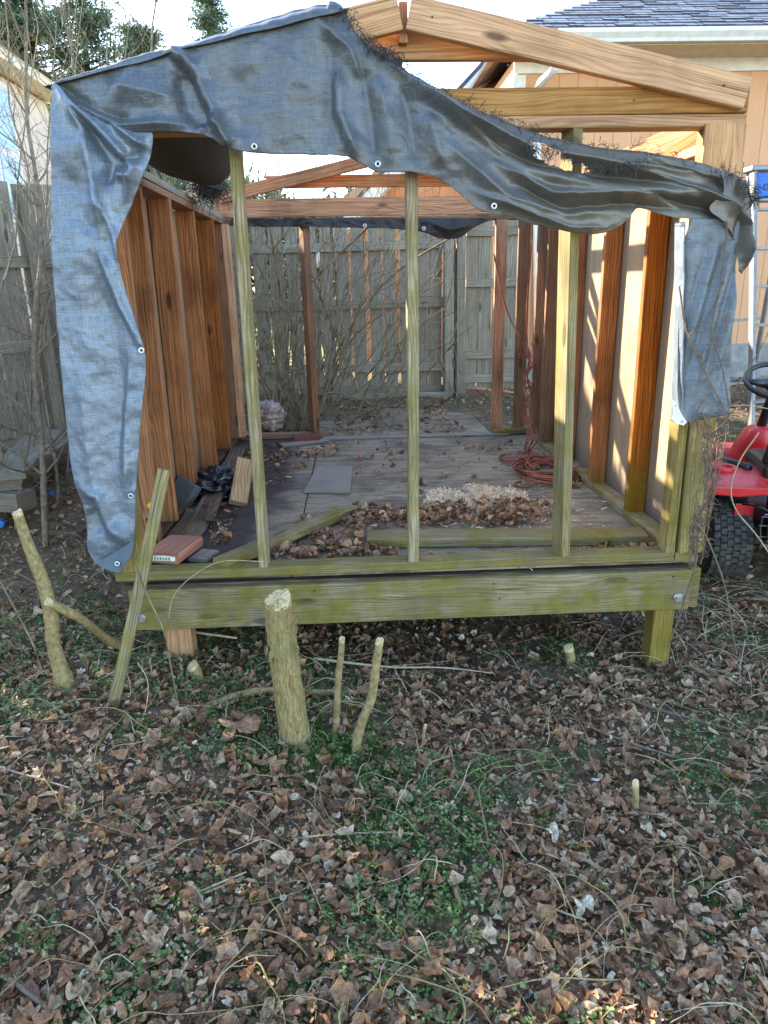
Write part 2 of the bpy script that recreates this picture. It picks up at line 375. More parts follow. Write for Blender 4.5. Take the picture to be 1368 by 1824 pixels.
M['leaf'] = tonemat('dead_leaves', [(0, (.09, .043, .022)), (.22, (.24, .12, .06)), (.42, (.47, .24, .11)), (.56, (.31, .20, .12)), (.72, (.56, .38, .22)), (.86, (.55, .44, .31)), (1, (.70, .62, .46))], .6, .12, .4)
M['weed'] = tonemat('green_weeds', [(0, (.06, .12, .025)), (.5, (.12, .22, .05)), (.8, (.21, .31, .10)), (1, (.34, .42, .20))], .6, .25)
M['grass'] = tonemat('green_grass', [(0, (.03, .09, .015)), (.6, (.08, .19, .03)), (1, (.20, .30, .07))], .6, .25)
M['straw'] = tonemat('dry_stalks', [(0, (.12, .08, .05)), (.5, (.25, .18, .11)), (1, (.50, .42, .28))], .8)
M['needle'] = tonemat('pine_needles', [(0, (.05, .09, .055)), (.5, (.11, .17, .10)), (1, (.21, .28, .17))], .65, .2)  # greens lightened: distance haze is put into the needle colour
m = NT('soil'); pos = m.n('NewGeometry').outputs['Position']; n1 = m.noise(pos, 14., 6, .7); n2 = m.noise(pos, 1.2, 4)
y_ = m.n('SeparateXYZ', Vector=pos).outputs[1]
c = m.ramp(n1, [(.3, (.07, .045, .03)), (.55, (.17, .115, .075)), (.75, (.28, .20, .14))])
c = m.mix(m.ramp(n2, [(.42, 0.), (.62, .5)]), c, (.06, .085, .03))
c = m.mix(m.math('DIVIDE', m.math('SUBTRACT', y_, 9.), 6., True), c, (.20, .19, .08))
M['soil'] = m.fin(c, .95, .1); m.bump(n1, .8, .03)
m = NT('peach_siding'); pos = m.n('NewGeometry').outputs['Position']; sp = m.n('SeparateXYZ', Vector=pos)
gr = m.math('FRACT', m.math('MULTIPLY', sp.outputs[0], 4.9)); gv = m.ramp(gr, [(.0, 1.), (.035, 1.), (.06, 0.)])
n1 = m.noise(m.vmul(pos, (1, 1, .25)), 5., 5, .6)
c = m.mix(m.ramp(n1, [(.35, 0.), (.7, .6)]), (.66, .36, .195), (.54, .285, .15)); c = m.mix(m.math('MULTIPLY', gv, .45), c, (.2, .1, .06))
M['siding'] = m.fin(c, .75, .2); m.bump(m.math('SUBTRACT', m.math('MULTIPLY', n1, .1), gv), .4, .01)
M['creamwall'] = simple('cream_house_wall', (.62, .55, .45), .8, .2, var=.08, scale=2)
m = NT('grey_shingles'); pos = m.n('NewGeometry').outputs['Position']; uv = m.n('UVMap').outputs[0]
bk = m.n('TexBrick', {'offset': .5}, Scale=1.0, Mortar_Size=.012, Brick_Width=.30, Row_Height=.14, Color1=(.12, .125, .15), Color2=(.26, .26, .28), Mortar=(.03, .03, .04)); m.set(bk.inputs['Vector'], uv)
n1 = m.noise(pos, 120., 3)
M['shingle'] = m.fin(m.mix(m.math('MULTIPLY', n1, .6), bk.outputs[0], (.09, .09, .11)), .55, .5); m.bump(bk.outputs['Fac'], -.6, .02)

# ------------------------------------------------ ground
def grid_ground():
    xs = np.concatenate([np.linspace(-90, -5, 22), np.linspace(-4.8, 5, 150), np.linspace(5.5, 90, 22)])
    ys = np.concatenate([np.linspace(-6, .4, 8), np.linspace(.5, 9, 150), np.linspace(9.5, 140, 40)])
    V = [(x, y, G(x, y)+.012*mnoise.noise(Vector((x*4, y*4, 0)))+.25*sstep(20, 90, y)) for y in ys for x in xs]
    n = len(xs); Fc = [(j*n+i, j*n+i+1, (j+1)*n+i+1, (j+1)*n+i) for j in range(len(ys)-1) for i in range(n-1)]
    o = fast_mesh('ground', V, Fc, M['soil'], n=4, smooth=True); C.objects.link(o)
    return tag(o, 'bare brown soil of the yard under the leaves', 'ground', kind='structure')
grid_ground()

# ------------------------------------------------ shed frame
XL, XR, Y0, YB = -1.01, 1.43, 2.82, 5.75
shed = empty('shed_frame', (.2, 4.2, -.5), 'open wooden shed frame on a raised plywood floor, with bare studs and no roofing', 'shed')
def B(name, p0, p1, w, t, side, mat, parent=None, **k):
    b = MB(); b.board(p0, p1, w, t, side, **k); return b.build(name, M[mat], parent or shed)
X_, Y_, Z_ = (1, 0, 0), (0, 1, 0), (0, 0, 1)
# base: front beam, rims, posts
fb = B('front_beam', (XL+.04, Y0-.0, -.125), (XR-.02, Y0-.0, -.128), .182, .038, Z_, 'green')
B('rim_joist', (XL, Y0+.04, -.122), (XR+.022, Y0+.04, -.122), .18, .036, Z_, 'rotten')  # dark rotten-wood colour stands in for the shade in the gap above the beam
B('rim_end', (XR-.02, Y0+.002, -.120), (XR+.020, Y0+.002, -.120), .18, .034, Z_, 'green')
B('rim_joist', (XR+.0, Y0+.06, -.112), (XR+.0, YB, -.112), .18, .038, Z_, 'green')
B('rim_joist', (XL+.02, Y0+.06, -.112), (XL+.02, YB, -.112), .18, .038, Z_, 'green')
B('rim_joist', (XL+.04, YB, -.112), (XR-.02, YB, -.112), .18, .038, Z_, 'brown')
for i in range(6): B('floor_joist', (XL+.06, 3.25+i*.42, -.11), (XR-.03, 3.25+i*.42, -.11), .17, .038, Z_, 'brown')
b = MB()
b.board((1.33, Y0+.068, -.215), (1.325, Y0+.075, -.60), .09, .09, X_, ch=.004)
b.build('support_post', M['post'], shed)
B('support_post', (-.80, Y0+.075, -.215), (-.80, Y0+.075, -.62), .11, .09, X_, 'honey')
B('support_post', (1.33, YB-.1, -.215), (1.33, YB-.1, -.5), .09, .09, X_, 'brown')
B('support_post', (-.80, YB-.1, -.215), (-.80, YB-.1, -.5), .09, .09, X_, 'brown')
# floor sheets (butted, with small gaps) 
for (x0, x1, y0, y1) in ((XL, -.30, Y0+.032, 5.76), (-.294, 1.44, Y0+.032, 4.25), (-.294, 1.44, 4.256, 5.76)):
    b = MB(); b.box(((x0+x1)/2, (y0+y1)/2, -.010), (x1-x0, y1-y0, .019)); b.build('floor_panel', M['ply'], shed, bevel=.002)
# plates
B('bottom_plate', (XL-.01, Y0+.045, .020), (1.335, Y0+.045, .020), .089, .038, Y_, 'green')
B('bottom_plate', (XR-.045, Y0+.0, .020), (XR-.045, YB, .020), .089, .038, X_, 'green')
B('bottom_plate', (-1.0, Y0+.1, .020), (-1.0, YB, .020), .13, .038, X_, 'rotten')
B('bottom_plate', (-.92, YB+.0, .020), (-.22, YB+.0, .020), .089, .038, Y_, 'brown')
# front studs (slightly out of plumb, the third turned)
def stud_px(b_, t_, name, mat, w=.038, d=.089, rot=0, ztop=1.675, y=Y0+.045):
    p0 = at(*b_, 1, Y0); p1 = at(*t_, 1, Y0); k = (ztop-p0.z)/(p1.z-p0.z); p1 = p0+(p1-p0)*k
    p0.z = .040; p0.y = p1.y = y
    return B(name, p0, p1, w, d, (math.cos(rot), math.sin(rot), 0), mat)
stud_px((469, 1016), (418, 275), 'front_stud', 'stud')
stud_px((737, 1005), (735, 310), 'front_stud', 'stud', w=.042)
stud_px((1003, 994), (1020, 415), 'front_stud', 'stud', rot=math.radians(15))
# right front corner
B('corner_stud', (1.315, Y0+.045, .040), (1.315, Y0+.045, 1.675), .038, .089, X_, 'post')
B('corner_post', (1.400, Y0+.03, .040), (1.384, Y0+.03, 1.55), .105, .075, X_, 'post')
B('corner_stud', (1.35, Y0-.004, 1.20), (1.355, Y0-.004, 1.675), .15, .020, X_, 'honey')
B('corner_post', (-.965, Y0+.045, .040), (-.93, Y0+.045, 1.6), .10, .089, X_, 'post')
# right wall studs: face x 1.341..1.43
for y, mt in ((3.40, 'mossfoot'), (3.985, 'orange'), (4.59, 'orange'), (5.13, 'brown'), (5.42, 'brown')):
    dx = random.uniform(-.006, .006)
    B('wall_stud', (1.385, y+.02, .040), (1.385+dx, y+.02+dx, 1.60), .092, .040, X_, mt)
B('wall_stud', (1.30, YB-.06, .0), (1.30, YB-.06, 1.60), .089, .045, X_, 'brown')
# left wall studs, wider boards
for y, mt in ((3.20, 'orange'), (3.52, 'orange'), (4.02, 'orange'), (4.66, 'orange'), (5.22, 'orange'), (5.62, 'brown')):
    dx = random.uniform(-.01, .006)
    B('wall_stud', (-.975, y, .040), (-.972+dx, y+.02, 1.60), .11, .040, X_, mt)
B('wall_stud', (-.90, 5.66, .04), (-.90, 5.66, 1.6), .05, .089, X_, 'honey')
# back wall
B('back_stud', (at(560, 768, 1, YB).x, YB, .04), (at(541, 400, 1, YB).x, YB, 1.60), .05, .089, (1, .5, 0), 'brown')
B('back_stud', (at(546, 768, 1, YB).x+.045, YB+.03, .04), (at(529, 400, 1, YB).x+.045, YB+.03, 1.60), .03, .05, X_, 'orange')
B('door_jamb', (1.13, YB-.02, 0.005), (1.13, YB-.02, 1.60), .085, .05, X_, 'orange')
B('back_plate', (-.93, YB, 1.619), (1.34, YB, 1.619), .089, .036, Y_, 'brown')
B('bottom_chord', (-.98, YB, 1.712), (1.42, YB, 1.705), .125, .038, Z_, 'orange')
B('collar_tie', (-.60, YB+.04, 1.89), (1.00, YB+.04, 1.885), .085, .036, Z_, 'orange')
# top plates
B('top_plate', (-.965, Y0, 1.618), (-.975, YB+.04, 1.618), .11, .034, X_, 'brown')
B('top_plate', (-.96, Y0+.0, 1.655), (-.97, YB+.04, 1.655), .10, .034, X_, 'oldwood')
B('top_plate', (XR-.05, Y0+.08, 1.619), (XR-.05, YB+.04, 1.619), .10, .036, X_, 'honey')
B('top_plate', (XL+.07, Y0+.045, 1.696), (XR, Y0+.045, 1.690), .089, .040, Y_, 'honey')
B('bottom_chord', (XL+.07, Y0+.02, 1.762), (XR, Y0+.02, 1.757), .088, .038, Z_, 'honey')
B('collar_tie', (-.35, Y0+.062, 1.955), (.745, Y0+.062, 1.945), .098, .038, Z_, 'honey')
# rafters
ZR = 2.075
for (yy, nm) in ((Y0-.02, 'rafter'), (YB-.04, 'rafter')):
    wd = .102 if yy < 4 else .085
    B(nm, (.222, yy, ZR-.055), (1.405, yy, ZR-.055-.254), wd, .038, Z_, 'honey' if yy < 4 else 'orange')
    B(nm, (.190, yy, ZR-.055), (-.95, yy, ZR-.055-.237), wd, .038, Z_, 'honey' if yy < 4 else 'orange')
B('ridge_board', (.206, Y0+.0, ZR-.075), (.206, YB, ZR-.075), .12, .030, Z_, 'orange')
B('brace', (1.22, 3.35, 1.55), (1.44, 3.0, 1.70), .085, .035, Z_, 'honey')
B('brace', (1.05, 3.9, 1.60), (1.44, 3.2, 1.74), .08, .035, Z_, 'honey')
# sheathing
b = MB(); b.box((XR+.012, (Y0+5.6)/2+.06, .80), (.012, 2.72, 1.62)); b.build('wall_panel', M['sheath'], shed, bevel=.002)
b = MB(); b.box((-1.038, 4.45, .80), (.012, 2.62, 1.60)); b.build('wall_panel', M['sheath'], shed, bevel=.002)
# bolts with washers
for q in ((252, 1101), (1207, 1064)):
    p = at(*q, 1, Y0-.022); b = MB()
    b.lathe([(0, -.006), (.017, -.006), (.019, -.004), (.019, .0)], p, (0, 1, 0), 18); b.lathe([(0, -.016), (.009, -.016), (.009, -.005)], p, (0, 1, 0), 6)
    b.build('bolt', M['metal'], shed)
for q, yn in (((905, 116), Y0-.041), ((1130, 178), Y0-.041), ((858, 135), Y0-.041), ((1200, 1028), Y0-.021), ((262, 1062), Y0-.021), ((560, 1052), Y0-.021), ((880, 1040), Y0-.021), ((890, 1066), Y0-.021), ((1290, 152), Y0-.041), ((770, 30), Y0-.041)):
    p = at(*q, 1, yn); b = MB(); b.lathe([(0, -.001), (.004, -.001), (.004, .002)], p, (0, 1, 0), 8); b.build('nail_head', M['darkmetal'], shed)

# ------------------------------------------------ tarpaulin
def interp_rows(rows, n):
    """rows: list of tuples; Catmull-Rom resampled to n tuples"""
    R_ = np.array(rows, float); d = np.r_[0, np.cumsum(np.linalg.norm(np.diff(R_, axis=0), axis=1))]
    t = np.linspace(0, d[-1], n); out = np.zeros((n, R_.shape[1]))
    m_ = np.gradient(R_, d, axis=0)
    for i, tt in enumerate(t):
        k = min(len(d)-2, max(0, np.searchsorted(d, tt)-1)); h = d[k+1]-d[k]; s_ = (tt-d[k])/h
        out[i] = (2*s_**3-3*s_**2+1)*R_[k]+(s_**3-2*s_**2+s_)*h*m_[k]+(-2*s_**3+3*s_**2)*R_[k+1]+(s_**3-s_**2)*h*m_[k+1]
    return out
def fold_depth(folds, x, y):
    d = 0.
    for pts, amp, w in folds:
        best = 1e9; bt = 0; n = len(pts)-1
        for i in range(n):
            ax, ay = pts[i]; bx, by = pts[i+1]; dx, dy = bx-ax, by-ay
            t = max(0, min(1, ((x-ax)*dx+(y-ay)*dy)/(dx*dx+dy*dy))); q = math.hypot(x-ax-t*dx, y-ay-t*dy)
            if q < best:
                best = q; bt = (i+t)/n; sg = (x-ax)*dy-(y-ay)*dx
        tp = min(1, 4*bt+.25)*min(1, 4*(1-bt)+.25)
        if best < 4*w:
            if amp.__class__ is tuple: d += tp*amp[0]*math.exp(-(best/w)**(1.2 if sg > 0 else 2.4))   # lopsided: steep on one side
            else: d += tp*amp*1.35*math.exp(-(best/w)**1.25)
    return d
def sheet(name, pairs, nu, nv, folds, yb, mat, parent, wr=.008, hole=None, edge=None, sm=2.):
    """pairs: (x0,y0,x1,y1) pixel pairs spanning the cloth; unprojected on the hanging plane y=yb and pushed by folds"""
    P = interp_rows(pairs, nu); b = MB(); vs = []; uvs = []; keep = {}
    for i in range(nu):
        for j in range(nv):
            t = j/(nv-1); x = P[i, 0]*(1-t)+P[i, 2]*t; y = P[i, 1]*(1-t)+P[i, 3]*t
            q = at(x, y, 1, yb)
            d = fold_depth(folds, x, y)
            nz = Vector((q.x*5, q.z*5, 1.7)); d += wr*(mnoise.noise(nz)*1.6+mnoise.noise(nz*2.7)*.8+mnoise.noise(nz*7)*.35)+.55*wr*(abs(mnoise.noise(nz*1.9+Vector((9, 3, 1))))*-2.0+abs(mnoise.noise(nz*4.3))*-1.0+.6)
            d = d if d > 0 else -.032*math.tanh(-d/.032)
            if edge: d += edge(i/(nu-1), t)
            ez = .004*mnoise.noise(q*22) if 0 < i < nu-1 else 0
            vs.append(Vector((q.x, q.y-d, q.z+ez))); uvs.append((q.x, q.z)); keep[(i, j)] = not (hole and hole(x, y))
    fs, uu = [], []
    for i in range(nu-1):
        for j in range(nv-1):
            if all(keep[k] for k in ((i, j), (i+1, j), (i+1, j+1), (i, j+1))):
                f = (i*nv+j, (i+1)*nv+j, (i+1)*nv+j+1, i*nv+j+1); fs.append(f); uu.append([uvs[k] for k in f])
    b.add(vs, fs, uu); return b.build(name, M[mat], parent, smooth=True, solid=.0015)
TY = 2.735
tarp = empty('tarpaulin', tuple(at(400, 280, 1, TY)), 'big blue grey tarpaulin draped over the shed front, torn along its upper edge', 'tarpaulin')
swag = [(93, 146, 96, 165), (120, 134, 122, 186), (150, 122, 152, 210), (200, 105, 196, 228), (255, 86, 262, 238), (290, 77, 322, 236), (320, 72, 352, 238), (350, 64, 376, 246), (390, 50, 400, 262),
        (440, 34, 432, 271), (500, 15, 500, 275), (560, 0, 560, 276), (603, 2, 612, 278), (640, 62, 640, 290), (690, 98, 675, 306), (740, 135, 740, 308), (790, 168, 780, 318),
        (840, 192, 820, 345), (900, 213, 850, 372), (960, 236, 900, 385), (1020, 250, 960, 402), (1080, 262, 1020, 414), (1140, 268, 1075, 415), (1190, 276, 1110, 398), (1240, 286, 1137, 370),
        (1280, 297, 1190, 385), (1310, 308, 1250, 394), (1335, 332, 1295, 400), (1342, 360, 1318, 412)]
folds = [([(120, 180), (220, 226), (330, 222)], .030, 13), ([(190, 150), (330, 180)], .03, 34), ([(100, 150), (180, 200), (240, 215)], -.02, 9),
         ([(300, 76), (345, 120), (372, 180), (405, 250)], (.050,), 13), ([(322, 130), (345, 190), (372, 228)], -.075, 17), ([(385, 225), (412, 262)], .03, 12), ([(350, 232), (375, 215), (395, 230)], .03, 9),
         ([(420, 120), (430, 260)], -.012, 26), ([(520, 60), (500, 200), (520, 270)], .012, 40),
         ([(602, 120), (606, 200), (640, 285)], (.038,), 12), ([(585, 40), (592, 130), (585, 240)], -.016, 14), ([(560, 30), (625, 90), (640, 140)], .02, 14),
         ([(665, 130), (690, 210), (700, 300)], .02, 18), ([(715, 150), (732, 220), (745, 300)], -.02, 14), ([(640, 100), (660, 200), (668, 290)], -.018, 12),
         ([(700, 112), (820, 200), (940, 262), (1100, 292), (1330, 320)], .035, 12), ([(740, 150), (860, 235), (935, 300), (1080, 330), (1320, 352)], (.040,), 14),
         ([(800, 190), (900, 270), (960, 292), (1060, 312), (1250, 330)], -.035, 12), ([(880, 290), (980, 345), (1100, 345), (1240, 352)], .034, 12), ([(800, 260), (900, 350), (1010, 385), (1090, 372)], .03, 17),
         ([(920, 330), (1000, 372), (1120, 362), (1200, 372)], -.028, 8), ([(1150, 285), (1250, 312), (1338, 345)], -.03, 7), ([(1120, 300), (1230, 335), (1325, 375)], .03, 7),
         ([(1130, 340), (1230, 365), (1310, 385)], -.03, 7), ([(1180, 290), (1280, 320), (1340, 350)], .022, 5), ([(760, 200), (790, 300)], .02, 16), ([(840, 340), (1010, 405), (1080, 405)], .018, 7)]
def inpoly(x, y, P):
    c = False
    for i in range(len(P)):
        (x1, y1), (x2, y2) = P[i], P[i-1]
        if (y1 > y) != (y2 > y) and x < (x2-x1)*(y-y1)/(y2-y1)+x1: c = not c
    return c
HOLE = [(944, 257), (965, 262), (990, 272), (1015, 288), (1045, 300), (1052, 306), (1030, 305), (1000, 297), (975, 287), (955, 274)]
def sw_edge(u, t):       # the cloth rolls back over the rafter along its top edge and hem curls
    return -.05*math.exp(-(t/.045)**2) if u < .38 else -.02*math.exp(-(t/.03)**2)
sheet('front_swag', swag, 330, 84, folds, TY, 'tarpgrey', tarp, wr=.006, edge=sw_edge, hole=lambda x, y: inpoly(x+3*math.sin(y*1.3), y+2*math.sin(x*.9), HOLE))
strip = [(93, 150, 100, 149), (92, 190, 160, 205), (91, 232, 272, 238), (91, 262, 272, 262), (91, 300, 258, 306), (91, 350, 240, 352), (92, 385, 226, 384), (93, 420, 213, 415), (95, 470, 214, 470), (98, 520, 224, 520), (101, 570, 242, 572),
         (106, 620, 258, 622), (110, 670, 259, 668), (115, 720, 254, 718), (121, 770, 249, 770), (128, 820, 246, 820), (136, 860, 243, 868), (148, 905, 242, 915), (154, 950, 240, 955), (157, 985, 226, 992), (172, 1005, 216, 1012), (200, 1017, 212, 1019)]
sf = [([(100, 155), (150, 230), (170, 330), (180, 420)], .03, 10), ([(110, 160), (190, 240), (240, 300), (228, 350)], (.045,), 8), ([(150, 215), (200, 290), (190, 330)], -.04, 8), ([(195, 215), (240, 250), (262, 262)], .03, 7), ([(180, 262), (215, 290), (255, 270)], -.03, 7), ([(205, 310), (240, 318)], .03, 7),
      ([(120, 200), (135, 400), (150, 600)], .012, 22), ([(178, 440), (215, 540), (254, 615)], (.035,), 9), ([(168, 500), (200, 580), (215, 700), (210, 820)], -.035, 17), ([(230, 630), (222, 760), (228, 900)], .02, 12),
      ([(140, 640), (160, 800), (170, 880)], .02, 26), ([(150, 868), (180, 880), (195, 930), (235, 965)], (.045,), 13), ([(165, 905), (182, 950)], -.03, 14), ([(120, 300), (160, 420)], -.015, 18), ([(170, 340), (205, 420), (215, 470)], .02, 8)]
sheet('side_drape', strip, 240, 56, sf, TY-.012, 'tarpblue', tarp, wr=.007)
lobe = [(1285, 300, 1336, 328), (1288, 340, 1343, 350), (1262, 372, 1346, 385), (1290, 398, 1345, 410), (1306, 420, 1345, 432), (1312, 442, 1342, 450), (1315, 462, 1334, 468), (1316, 482, 1322, 488)]
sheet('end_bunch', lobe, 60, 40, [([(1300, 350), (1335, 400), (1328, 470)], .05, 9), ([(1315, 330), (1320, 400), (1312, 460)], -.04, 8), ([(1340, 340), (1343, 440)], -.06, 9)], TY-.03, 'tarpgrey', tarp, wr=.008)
rs = [(1232, 388, 1320, 392), (1222, 420, 1317, 425), (1219, 470, 1313, 470), (1217, 520, 1310, 520), (1215, 570, 1307, 572), (1213, 620, 1305, 625), (1211, 670, 1302, 672), (1211, 710, 1300, 712), (1213, 755, 1298, 738)]
rf = [([(1225+k, 700), (1262+k, 560), (1300+k, 430)], .012*(1 if i % 2 else -1), 8) for i, k in enumerate(range(-36, 60, 15))]+[([(1216, 420), (1213, 740)], -.03, 7)]
sheet('right_drape', rs, 130, 36, rf, TY-.012, 'tarpslate', tarp, wr=.004)
# right drape's inner return, wrapped round the corner stud, sunlit
b = MB(); vs = []; n = 60
for i in range(n):
    z = at(1215, 395+i*(360/(n-1)), 1, TY).z; x = at(1216-4*i/n, 395+i*360/(n-1), 1, TY).x; q = .007*mnoise.noise(Vector((0, z*9, 3)))
    ww = .09+.035*sstep(.5, 1, i/n)+.01*mnoise.noise(Vector((2, z*12, 3)))
    for k in range(8): vs.append((x+.004-.010*math.sin(k/7*1.6)+q*.6+.004*mnoise.noise(Vector((k*.6, z*14, 1))), TY-.012+ww*.72*k/7, z))
b.add(vs, [(i*8+k, i*8+k+1, (i+1)*8+k+1, (i+1)*8+k) for i in range(n-1) for k in range(7)]); b.build('corner_return', M['tarpblue'], tarp, smooth=True, solid=.0015)
# side curtain over the outside of the left wall, its hem blown outward
b = MB(); vs = []; uvs = []; nu, nv = 70, 60
for i in range(nu):
    for j in range(nv):
        f, g = i/(nu-1), j/(nv-1); y = TY+.32+f*1.7; z = 1.70-g*(1.35-.45*f*f+.05*math.sin(f*9))
        x = -1.055-.06*g*g*math.sin(f*3)-.05*sstep(.5, 1, g)-.03*f*g-.012*math.sin(f*22+g*3)*g
        x += .012*mnoise.noise(Vector((y*5, z*4, 0))); vs.append((x, y, z)); uvs.append((y, z))
fs = [(i*nv+j, (i+1)*nv+j, (i+1)*nv+j+1, i*nv+j+1) for i in range(nu-1) for j in range(nv-1)]
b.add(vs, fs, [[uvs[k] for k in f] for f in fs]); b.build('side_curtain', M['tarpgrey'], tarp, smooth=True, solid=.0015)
# the part lying back over the left roof slope and sagging inside
b = MB(); vs = []; uvs = []; nu, nv = 90, 40
for i in range(nu):
    for j in range(nv):
        f, g = i/(nu-1), j/(nv-1); x = -.985+f*1.0; zr = ZR-.034+(x-.19)*.214*1.0
        y = TY-.02+g*(.95-.35*abs(f-.4)); z = zr+.008+.02*math.sin(g*3.14)-.0*g
        z -= (.30*math.exp(-((x+.66)/.24)**2)*sstep(.12, .8, g)*(1.0-.1*g))+.05*sstep(.3, 1, g)*math.sin(f*17)*.4
        z += .012*mnoise.noise(Vector((x*6, y*6, 0))); vs.append((x, y, z)); uvs.append((x, y))
fs = [(i*nv+j, (i+1)*nv+j, (i+1)*nv+j+1, i*nv+j+1) for i in range(nu-1) for j in range(nv-1)]
b.add(vs, fs, [[uvs[k] for k in f] for f in fs]); b.build('roof_flap', M['tarpdark'], tarp, smooth=True, solid=.0015)
# corner patch, eyelets
def patch(name, pts, y, mat, parent):
    b = MB(); P = [at(px_, py_, 1, y) for px_, py_ in pts]; b.prism(P, (0, .002, 0)); return b.build(name, M[mat], parent, bevel=.001)
patch('corner_patch', [(170, 1004), (205, 984), (238, 962), (236, 985), (222, 1008), (212, 1020), (196, 1018)], TY-.047, 'tarppatch', tarp)
def eyelet(q, y, parent, r=.0105, tilt=0):
    b = MB(); p = at(*q, 1, y); n = 20
    prof = [(r*.5, -.001), (r*.55, -.0035), (r*.8, -.004), (r, -.002), (r, .001)]
    b.lathe(prof, p, (tilt, 1, .1), n); b.lathe([(0, .0005), (r*.52, .0005)], p, (tilt, 1, .1), n, mi=1); return b.build('eyelet', [M['eyelet'], M['tarpdark']], parent, smooth=True)
for q in ((453, 261), (673, 292), (880, 367)): eyelet(q, TY-.035, tarp)
for q in ((252, 624), (233, 883), (209, 1004)): eyelet(q, TY-.055, tarp)
# buckle / folded corner at foot of the right drape
patch('corner_patch', [(1198, 712), (1205, 716), (1214, 738), (1224, 752), (1218, 758), (1206, 755), (1196, 748), (1200, 738)], TY-.03, 'whitepaint', tarp)
eyelet((1203, 722), TY-.034, tarp, .005); eyelet((1216, 751), TY-.034, tarp, .005)
# frayed strands on the torn edge and round the hole
fr = MB()
def strands(line, n, L, yy, spread=1.):
    for _ in range(n):
        t = random.random()*(len(line)-1); i = int(t); f = t-i
        x = line[i][0]*(1-f)+line[i+1][0]*f; y = line[i][1]*(1-f)+line[i+1][1]*f
        p = at(x, y, 1, yy)+Vector((random.gauss(0, .006), -random.uniform(-.01, .035), random.gauss(0, .006)))
        d = Vector((random.gauss(.3, 1)*spread, random.gauss(-.3, .5), random.gauss(.0, .8))).normalized(); pts = [p]
        l = L*random.uniform(.3, 1.2)
        for k in range(4):
            d = (d+Vector((random.gauss(0, .4), random.gauss(0, .3), random.gauss(-.35, .3)))).normalized(); pts.append(pts[-1]+d*l/4)
        w_ = Vector((random.gauss(0, 1), random.gauss(0, .3), random.gauss(0, 1))).normalized()*random.uniform(.0005, .0015); fr.add([p_+w_*sg for p_ in pts for sg in (-1, 1)], [(2*k, 2*k+1, 2*k+3, 2*k+2) for k in range(4)])
strands([(605, 10), (640, 62), (690, 98), (740, 135), (790, 168), (840, 192)], 420, .04, TY)
strands([(840, 192), (900, 213), (960, 236), (1020, 250), (1140, 268), (1240, 286), (1335, 332)], 300, .035, TY)
strands([(935, 258), (980, 268), (1050, 300), (1110, 300), (1150, 285)], 330, .045, TY-.02)
strands([(1290, 300), (1335, 340), (1340, 360)], 220, .05, TY-.02)
strands([(655, 80), (690, 96), (710, 104)], 160, .045, TY)
fr.build('frayed_threads', M['tarpdark'], tarp)
# scraps left on the back beam and the left plate
ts = empty('tarp_remnant', tuple(at(740, 400, 1, YB-.1)), 'dark torn tarp strip hanging along the back beam', 'tarpaulin')
bk = [(412, 388, 412, 402), (470, 389, 470, 404), (560, 388, 560, 404), (640, 387, 640, 406), (700, 388, 705, 408), (745, 388, 748, 412), (780, 388, 782, 424), (815, 388, 815, 424), (850, 388, 845, 405), (885, 390, 868, 394)]
sheet('hanging_strip', bk, 120, 14, [([(760, 395), (800, 410), (840, 400)], .06, 7)], YB-.075, 'tarpdark', ts, wr=.03)
for q in ((650, 402), (755, 407)): eyelet(q, YB-.115, ts, .014)
p = at(368, 332, 1, 4.6); tw = MB()
for _ in range(420):
    a_ = random.random()*6.28; q = p+Vector((random.gauss(0, .05), random.gauss(0, .08), random.gauss(0, .035))); pts = [q]; d = Vector((random.gauss(0, 1), random.gauss(0, 1), random.gauss(-.2, .7))).normalized()
    for k in range(3): d = (d+Vector((random.gauss(0, .5), random.gauss(0, .5), random.gauss(-.1, .5)))).normalized(); pts.append(pts[-1]+d*.035)
    tw.tube(pts, .0016, 3, False)
vs = []; n = 16
for i in range(n):
    for j in range(n):
        th, ph = i/(n-1)*math.pi, j/n*2*math.pi; k = 1+.5*mnoise.noise(Vector((i*.7, j*.7, 1)))
        vs.append(p+Vector((.09*k*math.sin(th)*math.cos(ph), .16*k*math.sin(th)*math.sin(ph), .055*k*math.cos(th))))
tw.add(vs, [(i*n+j, i*n+(j+1) % n, (i+1)*n+(j+1) % n, (i+1)*n+j) for i in range(n-1) for j in range(n)])
tag(tw.build('tarp_wad', M['tarpdark'], smooth=True), 'frayed wad of grey tarp lying on the left top plate', 'tarpaulin')

